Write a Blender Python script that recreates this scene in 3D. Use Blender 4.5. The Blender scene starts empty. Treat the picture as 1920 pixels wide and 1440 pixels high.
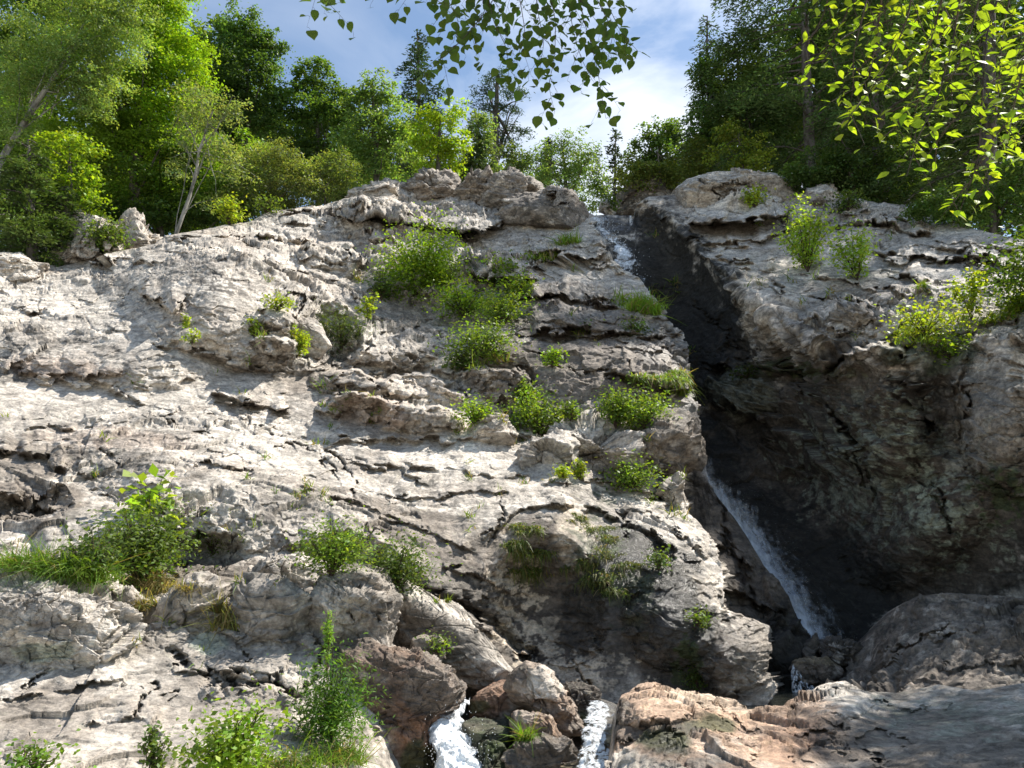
import bpy, math, random, time
import numpy as np
from mathutils import Vector, noise as mnoise
T0 = time.time()
rng = np.random.default_rng(7)
random.seed(7)
COL = bpy.context.scene.collection
R = math.radians

# ------------------------------------------------------------------ camera, sky, sun, exposure
F = 1423.0                      # focal length in photo pixels (1920 wide)
PITCH = R(15.0)
CAM = np.array([0.0, 0.0, 1.6])
cam = bpy.data.cameras.new('camera')
camo = bpy.data.objects.new('camera', cam)
COL.objects.link(camo)
camo.location = CAM
camo.rotation_euler = (R(90) + PITCH, 0, 0)
cam.sensor_width = 36.0
cam.lens = 36.0 * F / 1920.0
cam.clip_start = 0.05
cam.clip_end = 3000
bpy.context.scene.camera = camo

SUN_EL, SUN_AZ = 54.0, 62.0      # azimuth clockwise from +Y (towards +X)
sd = np.array([math.cos(R(SUN_EL)) * math.sin(R(SUN_AZ)), math.cos(R(SUN_EL)) * math.cos(R(SUN_AZ)), math.sin(R(SUN_EL))])
sun = bpy.data.lights.new('sun', 'SUN')
sun.energy = 5.0
sun.angle = R(0.55)
sun.color = (1.0, 0.95, 0.87)
suno = bpy.data.objects.new('sun', sun)
COL.objects.link(suno)
suno.rotation_euler = Vector(sd).to_track_quat('Z', 'Y').to_euler()

world = bpy.data.worlds.new('World')
bpy.context.scene.world = world
world.use_nodes = True
nt = world.node_tree
nt.nodes.clear()
out = nt.nodes.new('ShaderNodeOutputWorld')
bg = nt.nodes.new('ShaderNodeBackground')
sky = nt.nodes.new('ShaderNodeTexSky')
sky.sky_type = 'NISHITA'
sky.sun_disc = False
sky.sun_elevation = R(SUN_EL)
sky.sun_rotation = R(SUN_AZ)
sky.air_density = 1.0
sky.dust_density = 0.4
sky.ozone_density = 1.0
tc = nt.nodes.new('ShaderNodeTexCoord')
mp = nt.nodes.new('ShaderNodeMapping')
mp.inputs['Scale'].default_value = (1.0, 1.0, 2.6)
mp.inputs['Rotation'].default_value = (0.3, 0.5, 0.4)
nz = nt.nodes.new('ShaderNodeTexNoise')
nz.inputs['Scale'].default_value = 3.4
nz.inputs['Detail'].default_value = 7
nz.inputs['Roughness'].default_value = 0.56
nz.inputs['Distortion'].default_value = 0.5
cr = nt.nodes.new('ShaderNodeMapRange')
cr.inputs['From Min'].default_value = 0.40
cr.inputs['From Max'].default_value = 0.66
dt = nt.nodes.new('ShaderNodeVectorMath'); dt.operation = 'DOT_PRODUCT'   # the bank of cloud sits over the gorge
cd = np.array([0.17, 0.87, 0.50]); cd /= np.linalg.norm(cd)
dt.inputs[1].default_value = tuple(cd)
dm = nt.nodes.new('ShaderNodeMapRange')
dm.inputs['From Min'].default_value = 0.93
dm.inputs['From Max'].default_value = 1.0
ad = nt.nodes.new('ShaderNodeMath'); ad.operation = 'MULTIPLY'
sc_ = nt.nodes.new('ShaderNodeMath'); sc_.operation = 'MULTIPLY_ADD'; sc_.inputs[1].default_value = 1.5; sc_.inputs[2].default_value = 0.35
mixc = nt.nodes.new('ShaderNodeMix'); mixc.data_type = 'RGBA'
mixc.inputs['B'].default_value = (7.6, 8.1, 8.9, 1)
L = nt.links.new
L(tc.outputs['Generated'], mp.inputs['Vector']); L(mp.outputs['Vector'], nz.inputs['Vector'])
L(tc.outputs['Generated'], dt.inputs[0]); L(dt.outputs['Value'], dm.inputs['Value'])
L(nz.outputs['Fac'], cr.inputs['Value']); L(dm.outputs['Result'], sc_.inputs[0])
L(cr.outputs['Result'], ad.inputs[0]); L(sc_.outputs[0], ad.inputs[1])
cl = nt.nodes.new('ShaderNodeMath'); cl.operation = 'MULTIPLY'; cl.inputs[1].default_value = 0.52; cl.use_clamp = True
L(ad.outputs[0], cl.inputs[0]); L(cl.outputs[0], mixc.inputs['Factor'])
tv = nt.nodes.new('ShaderNodeVectorMath'); tv.operation = 'MULTIPLY'; tv.inputs[1].default_value = (1.34, 1.34, 1.28)
L(sky.outputs['Color'], tv.inputs[0]); L(tv.outputs['Vector'], mixc.inputs['A']); L(mixc.outputs['Result'], bg.inputs['Color'])
bg.inputs['Strength'].default_value = 0.085
L(bg.outputs['Background'], out.inputs['Surface'])

vs = bpy.context.scene.view_settings
vs.view_transform = 'Standard'
vs.look = 'None'
vs.exposure = 0.8
vs.gamma = 1.0
cy = bpy.context.scene.cycles
cy.max_bounces = 6
cy.diffuse_bounces = 3
cy.glossy_bounces = 2
cy.transmission_bounces = 4
cy.transparent_max_bounces = 8
cy.use_denoising = True

# ------------------------------------------------------------------ numeric helpers
def lerp(a, b, t): return a + (b - a) * t
def sstep(a, b, x):
    t = np.clip((x - a) / (b - a), 0, 1)
    return t * t * (3 - 2 * t)

def pdir(u, v):
    """direction through photo pixel (u, v), scaled so that its Y component is 1"""
    u = np.asarray(u, float); v = np.asarray(v, float)
    x = (u - 960.0) / F; y = (720.0 - v) / F
    dy = math.cos(PITCH) - y * math.sin(PITCH)
    dz = math.sin(PITCH) + y * math.cos(PITCH)
    return np.stack([x / dy, np.ones_like(x), dz / dy], -1)

def at(u, v, Y):
    """world point seen at photo pixel (u, v), Y metres ahead of the camera"""
    return CAM + pdir(u, v) * np.asarray(Y, float)[..., None]

_perm = np.random.default_rng(3).permutation(256).astype(np.int32)
_perm = np.concatenate([_perm, _perm])
_g = np.random.default_rng(4).normal(size=(256, 3)); _g /= np.linalg.norm(_g, axis=1)[:, None]
_g = _g.astype(np.float32)
def hash3(i, j, k): return _perm[_perm[_perm[i & 255] + (j & 255)] + (k & 255)]
def perlin(P):
    P = np.asarray(P, np.float32)
    fl = np.floor(P); I = fl.astype(np.int32); f = P - fl
    w = f * f * f * (f * (f * 6 - 15) + 10)
    res = 0
    for a in (0, 1):
        wx = w[..., 0] if a else 1 - w[..., 0]
        for b in (0, 1):
            wy = w[..., 1] if b else 1 - w[..., 1]
            for c in (0, 1):
                wz = w[..., 2] if c else 1 - w[..., 2]
                g = _g[hash3(I[..., 0] + a, I[..., 1] + b, I[..., 2] + c)]
                d = g[..., 0] * (f[..., 0] - a) + g[..., 1] * (f[..., 1] - b) + g[..., 2] * (f[..., 2] - c)
                res = res + wx * wy * wz * d
    return res * 1.6
def fbm(P, octv=5, rough=0.5, ridged=False):
    a, s, t = 1.0, 0, 0
    for o in range(octv):
        n = perlin(P * (2.03 ** o) + 17.3 * o)
        if ridged: n = 1 - 2 * np.abs(n)
        s = s + a * n; t += a; a *= rough
    return s / t
_jit = np.random.default_rng(5).random((256, 3)).astype(np.float32)
_tilt = np.random.default_rng(6).normal(size=(256, 3)).astype(np.float32)
def worley(P):
    """distance to nearest cell point, to second nearest, and a random plane per cell (facets)"""
    P = np.asarray(P, np.float32)
    I = np.floor(P).astype(np.int32)
    n = P.shape[:-1]
    d1 = np.full(n, 9, np.float32); d2 = np.full(n, 9, np.float32)
    fac = np.zeros(n, np.float32); cell = np.zeros(n, np.int32)
    for a in (-1, 0, 1):
        for b in (-1, 0, 1):
            for c in (-1, 0, 1):
                h = hash3(I[..., 0] + a, I[..., 1] + b, I[..., 2] + c)
                q = P - (I + np.array([a, b, c])) - _jit[h]
                d = np.sqrt((q * q).sum(-1))
                m = d < d1
                d2 = np.where(m, d1, np.minimum(d2, d))
                d1 = np.where(m, d, d1)
                fac = np.where(m, (q * _tilt[h]).sum(-1), fac)
                cell = np.where(m, h, cell)
    return d1, d2, fac, cell

def rbf(ctrl, U, V):
    """smooth interpolation of (u, v, value) control points"""
    c = np.array(ctrl, float); s = 300.0
    X = c[:, :2] / s
    def k(r): return np.sqrt(r * r + 0.02)
    D = np.linalg.norm(X[:, None] - X[None], axis=2)
    n = len(c)
    A = np.zeros((n + 3, n + 3)); A[:n, :n] = k(D) - np.eye(n) * 0.02
    A[:n, n] = 1; A[:n, n + 1:] = X; A[n, :n] = 1; A[n + 1:, :n] = X.T
    w = np.linalg.solve(A, np.concatenate([c[:, 2], np.zeros(3)]))
    res = w[n] + w[n + 1] * U / s + w[n + 2] * V / s
    for i in range(n):
        res = res + w[i] * k(np.hypot(U / s - X[i, 0], V / s - X[i, 1]))
    return res

def far(Y):
    """depth scale of the cliff: distances beyond the foot of the face grow a little slower"""
    Y = np.asarray(Y, float)
    return np.where(Y > 8.5, 8.5 * (np.maximum(Y, 8.5) / 8.5) ** 0.78, Y)

def poly(pts):
    p = np.array(pts, float)
    return lambda x: np.interp(x, p[:, 0], p[:, 1])

# ------------------------------------------------------------------ objects
def tag(o, label=None, cat=None, group=None, kind=None):
    if label: o['label'] = label
    if cat: o['category'] = cat
    if group: o['group'] = group
    if kind: o['kind'] = kind
    return o

def mesh_np(name, V, Q=None, T=None, mat=None, parent=None, smooth=False, col=None, attrs=None):
    """one mesh from vertices and quads / triangles (int arrays), optional per-vertex colour"""
    me = bpy.data.meshes.new(name)
    V = np.ascontiguousarray(V, np.float32).reshape(-1, 3)
    loops, starts, tot = [], [], 0
    if Q is not None and len(Q):
        Q = np.asarray(Q, np.int32); loops.append(Q.ravel()); starts.append(np.arange(len(Q)) * 4); tot = len(Q) * 4
    if T is not None and len(T):
        T = np.asarray(T, np.int32); loops.append(T.ravel()); starts.append(tot + np.arange(len(T)) * 3)
    loops = np.concatenate(loops).astype(np.int32); starts = np.concatenate(starts).astype(np.int32)
    me.vertices.add(len(V)); me.vertices.foreach_set('co', V.ravel())
    me.loops.add(len(loops)); me.loops.foreach_set('vertex_index', loops)
    me.polygons.add(len(starts)); me.polygons.foreach_set('loop_start', starts)
    me.update(calc_edges=True)
    if smooth: me.polygons.foreach_set('use_smooth', np.ones(len(starts), bool))
    if col is not None:
        c = np.ones((len(V), 4), np.float32); c[:, :col.shape[1]] = col
        a = me.attributes.new('Col', 'FLOAT_COLOR', 'POINT'); a.data.foreach_set('color', c.ravel())
    for k, arr in (attrs or {}).items():
        a = me.attributes.new(k, 'FLOAT', 'POINT'); a.data.foreach_set('value', np.ascontiguousarray(arr, np.float32).ravel())
    o = bpy.data.objects.new(name, me)
    COL.objects.link(o)
    if mat: me.materials.append(mat)
    if parent is not None: o.parent = parent
    return o

def empty(name, loc, label, cat, group=None):
    o = bpy.data.objects.new(name, None); COL.objects.link(o)
    o.location = Vector(loc); tag(o, label, cat, group)
    return o

def grid_faces(nr, nc):
    r, c = np.meshgrid(np.arange(nr - 1), np.arange(nc - 1), indexing='ij')
    a = (r * nc + c).ravel()
    return np.stack([a, a + 1, a + nc + 1, a + nc], 1)

# ------------------------------------------------------------------ materials
def new_mat(name):
    m = bpy.data.materials.new(name); m.use_nodes = True
    m.node_tree.nodes.clear()
    return m, m.node_tree

def rock_material():
    m, t = new_mat('rock'); N = t.nodes.new; K = t.links.new
    o = N('ShaderNodeOutputMaterial'); b = N('ShaderNodeBsdfPrincipled')
    a = N('ShaderNodeAttribute'); a.attribute_name = 'Col'
    w = N('ShaderNodeAttribute'); w.attribute_name = 'wet'
    co = N('ShaderNodeTexCoord')
    mp = N('ShaderNodeMapping'); mp.inputs['Rotation'].default_value = (0.45, -0.28, 0.25); mp.inputs['Scale'].default_value = (0.9, 1.0, 2.3)
    K(co.outputs['Object'], mp.inputs['Vector'])
    n1 = N('ShaderNodeTexNoise'); n1.inputs['Scale'].default_value = 2.6; n1.inputs['Detail'].default_value = 10; n1.inputs['Roughness'].default_value = 0.72
    n2 = N('ShaderNodeTexNoise'); n2.inputs['Scale'].default_value = 14; n2.inputs['Detail'].default_value = 6; n2.inputs['Roughness'].default_value = 0.7
    K(mp.outputs['Vector'], n1.inputs['Vector']); K(co.outputs['Object'], n2.inputs['Vector'])
    r1 = N('ShaderNodeMapRange'); r1.inputs['From Min'].default_value = 0.36; r1.inputs['From Max'].default_value = 0.64
    r1.inputs['To Min'].default_value = 0.5; r1.inputs['To Max'].default_value = 1.42
    r2 = N('ShaderNodeMapRange'); r2.inputs['From Min'].default_value = 0.37; r2.inputs['From Max'].default_value = 0.63
    r2.inputs['To Min'].default_value = 0.62; r2.inputs['To Max'].default_value = 1.34
    K(n1.outputs['Fac'], r1.inputs['Value']); K(n2.outputs['Fac'], r2.inputs['Value'])
    mu = N('ShaderNodeMath'); mu.operation = 'MULTIPLY'; K(r1.outputs['Result'], mu.inputs[0]); K(r2.outputs['Result'], mu.inputs[1])
    sc = N('ShaderNodeVectorMath'); sc.operation = 'SCALE'; K(a.outputs['Color'], sc.inputs[0]); K(mu.outputs[0], sc.inputs['Scale'])
    # crusts of pale lichen and dark specks
    vo = N('ShaderNodeTexVoronoi'); vo.inputs['Scale'].default_value = 9; vo.inputs['Randomness'].default_value = 1
    n4 = N('ShaderNodeTexNoise'); n4.inputs['Scale'].default_value = 25; n4.inputs['Detail'].default_value = 4
    n5 = N('ShaderNodeTexNoise'); n5.inputs['Scale'].default_value = 1.7; n5.inputs['Detail'].default_value = 5
    K(co.outputs['Object'], n4.inputs['Vector']); K(co.outputs['Object'], n5.inputs['Vector'])
    dv = N('ShaderNodeVectorMath'); dv.operation = 'SCALE'; dv.inputs['Scale'].default_value = 0.14; K(n4.outputs['Color'], dv.inputs[0])
    av = N('ShaderNodeVectorMath'); av.operation = 'ADD'; K(co.outputs['Object'], av.inputs[0]); K(dv.outputs['Vector'], av.inputs[1]); K(av.outputs['Vector'], vo.inputs['Vector'])
    th_ = N('ShaderNodeMapRange'); th_.inputs['From Min'].default_value = 0.30; th_.inputs['From Max'].default_value = 0.22; K(vo.outputs['Distance'], th_.inputs['Value'])
    gate = N('ShaderNodeMapRange'); gate.inputs['From Min'].default_value = 0.50; gate.inputs['From Max'].default_value = 0.58; K(n5.outputs['Fac'], gate.inputs['Value'])
    m1 = N('ShaderNodeMath'); m1.operation = 'MULTIPLY'; K(th_.outputs['Result'], m1.inputs[0]); K(gate.outputs['Result'], m1.inputs[1])
    m2 = N('ShaderNodeMath'); m2.operation = 'MULTIPLY'; m2.inputs[1].default_value = 0.45; K(m1.outputs[0], m2.inputs[0])
    lg = N('ShaderNodeVectorMath'); lg.operation = 'MULTIPLY_ADD'; lg.inputs[1].default_value = (1.3, 1.35, 1.25); lg.inputs[2].default_value = (0.05, 0.055, 0.04); K(sc.outputs['Vector'], lg.inputs[0])
    mxl = N('ShaderNodeMix'); mxl.data_type = 'RGBA'; K(m2.outputs[0], mxl.inputs['Factor']); K(sc.outputs['Vector'], mxl.inputs['A']); K(lg.outputs['Vector'], mxl.inputs['B'])
    vo2 = N('ShaderNodeTexVoronoi'); vo2.inputs['Scale'].default_value = 17; K(av.outputs['Vector'], vo2.inputs['Vector'])
    th2 = N('ShaderNodeMapRange'); th2.inputs['From Min'].default_value = 0.26; th2.inputs['From Max'].default_value = 0.16; K(vo2.outputs['Distance'], th2.inputs['Value'])
    g2 = N('ShaderNodeMapRange'); g2.inputs['From Min'].default_value = 0.50; g2.inputs['From Max'].default_value = 0.40; K(n5.outputs['Fac'], g2.inputs['Value'])
    m3 = N('ShaderNodeMath'); m3.operation = 'MULTIPLY'; K(th2.outputs['Result'], m3.inputs[0]); K(g2.outputs['Result'], m3.inputs[1])
    m4 = N('ShaderNodeMath'); m4.operation = 'MULTIPLY'; m4.inputs[1].default_value = 0.6; K(m3.outputs[0], m4.inputs[0])
    mxd = N('ShaderNodeMix'); mxd.data_type = 'RGBA'; mxd.inputs['B'].default_value = (0.05, 0.047, 0.04, 1); K(m4.outputs[0], mxd.inputs['Factor']); K(mxl.outputs['Result'], mxd.inputs['A'])
    K(mxd.outputs['Result'], b.inputs['Base Color'])
    # crack lines and pits
    bu = N('ShaderNodeBump'); bu.inputs['Strength'].default_value = 0.75; bu.inputs['Distance'].default_value = 0.10
    bu2 = N('ShaderNodeBump'); bu2.inputs['Strength'].default_value = 0.6; bu2.inputs['Distance'].default_value = 0.025
    K(n1.outputs['Fac'], bu.inputs['Height']); K(n2.outputs['Fac'], bu2.inputs['Height'])
    K(bu.outputs['Normal'], bu2.inputs['Normal']); K(bu2.outputs['Normal'], b.inputs['Normal'])
    rr = N('ShaderNodeMapRange'); rr.inputs['To Min'].default_value = 0.78; rr.inputs['To Max'].default_value = 0.22
    K(w.outputs['Fac'], rr.inputs['Value']); K(rr.outputs['Result'], b.inputs['Roughness'])
    b.inputs['Specular IOR Level'].default_value = 0.4
    K(b.outputs['BSDF'], o.inputs['Surface'])
    return m
ROCK = rock_material()

# palette (surface colours; DARK and BROWN also paint gorge shade)
PALE = np.array([0.58, 0.52, 0.445]); GREY = np.array([0.33, 0.29, 0.245]); BROWN = np.array([0.175, 0.142, 0.112])
DARK = np.array([0.055, 0.05, 0.042]); MOSS = np.array([0.045, 0.065, 0.018]); RUST = np.array([0.30, 0.165, 0.10])
PINK = np.array([0.50, 0.33, 0.22]); LICH = np.array([0.36, 0.39, 0.30]); CREAM = np.array([0.60, 0.50, 0.38])
# ------------------------------------------------------------------ relief features, given in photo pixels on a surface of real depth
def seg_field(pts, U, V, reach):
    """signed distance to a polyline (positive on its left, which is 'above' for a line drawn left to right) and the position along it"""
    p = np.array(pts, float)
    m = (U > p[:, 0].min() - reach) & (U < p[:, 0].max() + reach) & (V > p[:, 1].min() - reach) & (V < p[:, 1].max() + reach)
    idx = np.nonzero(m.ravel())[0]
    if not len(idx): return idx, None, None
    u = U.ravel()[idx]; v = V.ravel()[idx]
    best = np.full(len(idx), 1e9); sg = np.zeros(len(idx)); al = np.zeros(len(idx))
    L_ = np.hypot(*(p[1:] - p[:-1]).T); cum = np.concatenate([[0], np.cumsum(L_)])
    for i in range(len(p) - 1):
        d = p[i + 1] - p[i]; l = max(L_[i], 1e-6)
        t = ((u - p[i, 0]) * d[0] + (v - p[i, 1]) * d[1]) / l ** 2
        tc_ = np.clip(t, 0, 1)
        q = np.hypot(u - p[i, 0] - tc_ * d[0], v - p[i, 1] - tc_ * d[1])
        s = -((v - p[i, 1]) * d[0] - (u - p[i, 0]) * d[1]) / l
        b = q < best
        best = np.where(b, q, best); sg = np.where(b, np.sign(s), sg); al = np.where(b, (cum[i] + tc_ * l) / cum[-1], al)
    return idx, best * np.where(sg == 0, 1, sg), al

def apply_features(Y, U, V, feats, gap=None):
    """feats: ('L', a, w_above, w_below, pts) ledge step; ('C', depth, width, pts) crack; ('E', h, u, v, ru, rv, angle, p) bulge"""
    P3 = np.stack([U / 34.0, V / 34.0, U * 0 + 3.1], -1)
    W3 = np.stack([U / 30.0 + V / 90.0, V / 17.0 - U / 120.0, U * 0 + 5.5], -1)
    cell = worley(W3)[3]; cell2 = worley(W3 * 2.3 + 7)[3]          # joint blocks: outlines step from block to block
    du = perlin(P3) * 5 + ((cell * 37 % 101) / 101.0 - 0.5) * 18 + ((cell2 * 53 % 89) / 89.0 - 0.5) * 7
    dv = perlin(P3 + 40.7) * 4 + ((cell * 61 % 97) / 97.0 - 0.5) * 13 + ((cell2 * 29 % 83) / 83.0 - 0.5) * 6
    Uw = U + du; Vw = V + dv
    D = np.zeros_like(Y)
    Df = D.ravel()
    for f in feats:
        if f[0] != 'E':
            pm = np.array(f[-1], float).mean(0); near = np.argmin(np.abs(U - pm[0]) + np.abs(V - pm[1])); scl = float(np.clip(Y.ravel()[near] / 15, 0.3, 1.9))
        if f[0] == 'L':
            _, a, wu, wd, pts = f
            a = a * scl
            idx, s, al = seg_field(pts, Uw, Vw, 3.2 * max(wu, wd))
            if s is None: continue
            tp = np.clip(np.minimum(al, 1 - al) / 0.12, 0, 1) ** 0.7
            tr_ = 2.6 if a > 0 else 3.6
            if a > 0:
                vary = 0.55 + 0.75 * perlin(np.stack([U.ravel()[idx] / 26.0, V.ravel()[idx] / 60.0, U.ravel()[idx] * 0 + a * 9], -1))
                g = np.where(s > 0, -0.75 * np.exp(-(np.maximum(s - tr_, 0) / (wu * 1.7)) ** 1.2), 0.45 * np.exp(-(np.maximum(-s - tr_, 0) / (wd * 0.8)) ** 1.3)) * np.clip(vary, 0.08 if a < 1.2 else 0.45, 1.3)
            else: g = np.where(s > 0, -np.exp(-(np.maximum(s - tr_, 0) / wu) ** 1.3), np.exp(-(np.maximum(-s - tr_, 0) / wd) ** 1.3))
            g = g * np.sin(np.clip(np.abs(s) / tr_, 0, 1) * math.pi / 2)
            Df[idx] += a * tp * g
        elif f[0] == 'C':
            _, dep, w, pts = f
            w = w * 0.7; dep = dep * min(scl, 1.2) * (0.5 if Y.shape[0] > 300 and pts[0][0] > 1290 else 1)
            idx, s, al = seg_field(pts, Uw, Vw, 4 * w)
            if s is None: continue
            tp = np.clip(np.minimum(al, 1 - al) / 0.15, 0.25, 1)
            Df[idx] += dep * tp * np.exp(-(s / w) ** 2)
        elif f[0] == 'E':
            _, h, cu, cv, ru, rv, ang, p = f
            ca, sa = math.cos(R(ang)), math.sin(R(ang))
            x = ((Uw - cu) * ca + (Vw - cv) * sa) / ru; y = (-(Uw - cu) * sa + (Vw - cv) * ca) / rv
            q = x * x + y * y
            D -= h * np.clip(1 - q, 0, 1) ** p
    return Y + D

def normals(P):
    du = np.gradient(P, axis=1); dv = np.gradient(P, axis=0)
    n = np.cross(du, dv); n /= np.linalg.norm(n, axis=2)[..., None] + 1e-9
    s = np.sign((n * (CAM - P)).sum(-1)); s[s == 0] = 1
    return n * s[..., None]

FOL = np.array([0.10, -0.46, 0.88]); FOL /= np.linalg.norm(FOL)     # normal of the rock's layering
FA = np.cross(FOL, [0, 1, 0]); FA /= np.linalg.norm(FA); FB = np.cross(FOL, FA)

def rock_detail(P, scale=1.0, rough=1.0, layer=1.0, facet=1.0):
    """height (metres) of natural relief at world points: layered plates, fractured facets and grain"""
    Q = np.stack([P @ FA, P @ FB, P @ FOL], -1) / scale
    w = fbm(Q * 0.22, 2) * 1.5
    h = np.zeros(P.shape[:-1])
    # some parts are smooth, others broken
    brk = sstep(-0.2, 0.3, fbm(Q * 0.16 + 3.0, 3) * 1.5) * 0.85 + 0.2
    # plates: the layering lies close to the slope, so each layer ends in a crisp stepped edge
    blk = worley(Q * [0.9, 0.9, 0.3] / 1.6 + 2)[3] / 256.0
    for th, am, sd_, bs in ((0.85, 0.30, 0.0, 0.9), (0.34, 0.13, 5.0, 1.0), (0.13, 0.05, 9.0, 0.8)):
        s = (Q[..., 2] + w * 0.8 + 0.42 * fbm(Q * [0.35, 0.35, 0.2] / th ** 0.5 + sd_, 2)) / th + bs * blk
        fr = s - np.floor(s)
        saw = fr - sstep(0.95, 1.0, fr)
        msk = sstep(-0.1, 0.3, perlin(Q * [0.25, 0.25, 0.4] / th ** 0.5 + sd_ * 3))
        h += layer * brk * am * saw * msk
    for sc, am in ((1.5, 0.12), (0.6, 0.06), (0.24, 0.024)):
        Qs = Q * [0.75, 0.75, 0.9] / sc + 0.3 * np.stack([perlin(Q / sc + 3.3), perlin(Q / sc + 7.7), perlin(Q / sc + 1.2)], -1)
        d1, d2, fac, cell = worley(Qs)
        h += facet * brk * am * np.clip(fac, -1.2, 1.2)
        msk = (cell % 4 == 0)
        h -= facet * brk * am * 0.8 * np.exp(-((d2 - d1) / 0.045) ** 2) * msk
    h += rough * 0.08 * fbm(Q * 0.5, 3, 0.45)
    h += rough * brk * 0.016 * fbm(Q * 3.0, 3, 0.55, True)
    return h * scale

def rock_colour(P, U, V, blobs, base=(PALE, GREY), mix=0.5, N=None):
    """mineral colour: pale / grey bands and patches, dark lichen specks, stains and painted shade listed in blobs"""
    Q = np.stack([P @ FA, P @ FB, P @ FOL], -1)
    n = fbm(Q * [0.5, 0.5, 1.5], 5, 0.6)
    k = np.clip(mix + n * 1.4, 0, 1)[..., None]
    c = base[0] * (1 - k) + base[1] * k
    b = np.clip(fbm(Q * [1.6, 1.6, 6.0] + 11, 5, 0.65) * 2.2 - 0.10, 0, 1)[..., None] * 0.65
    c = c * (1 - b) + BROWN * b
    # dark lichen and pale scars
    dk = sstep(0.10, 0.34, fbm(Q * [2.2, 2.2, 7.0] + 51, 5, 0.7) * 1.5) * sstep(-0.2, 0.3, fbm(Q * 0.3 + 71, 3) * 1.6)
    c = c * (1 - 0.72 * dk[..., None]) + DARK * 1.4 * 0.72 * dk[..., None]
    sc_ = sstep(0.2, 0.4, fbm(Q * [1.8, 1.8, 5.0] + 91, 4, 0.6) * 1.5)[..., None] * 0.4
    c = c * (1 - sc_) + PALE * 1.2 * sc_
    p = np.clip(fbm(Q * 0.35 + 31, 4) * 2.2, 0, 1)[..., None] * 0.5
    c = c * (1 - p) + c * np.array([1.06, 0.97, 0.90]) * p
    wet = np.zeros(U.shape)
    ns = fbm(P * 1.1 + 5, 5, 0.62); nf = fbm(P * 4.5 + 2, 4, 0.65)
    for bl in blobs:
        colr, cu, cv, ru, rv, ang, amt, kind = bl
        ca, sa = math.cos(R(ang)), math.sin(R(ang))
        x = ((U - cu) * ca + (V - cv) * sa) / ru; y = (-(U - cu) * sa + (V - cv) * ca) / rv
        q = 1.15 - np.sqrt(x * x + y * y)
        if kind == 'speck': m = sstep(-0.02, 0.12, nf + (np.clip(q, -1, 0.6) - 0.45) * 0.6) * (q > 0)
        else: m = sstep(0.0, 0.4, q + ns * 0.7 + nf * 0.45)
        m = m * amt
        c = c * (1 - m[..., None]) + colr * m[..., None]
        if kind == 'wet': wet = np.maximum(wet, m)
    return np.clip(c, 0.01, 0.9), wet

def smooth2(A, k=5):
    for ax in (0, 1):
        B = np.pad(A, [(k + 1, k) if a == ax else (0, 0) for a in range(A.ndim)], mode='edge')
        cs = np.cumsum(B, axis=ax); n = A.shape[ax]
        A = (np.take(cs, np.arange(2 * k + 1, 2 * k + 1 + n), axis=ax) - np.take(cs, np.arange(0, n), axis=ax)) / (2 * k + 1)
    return A

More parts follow.
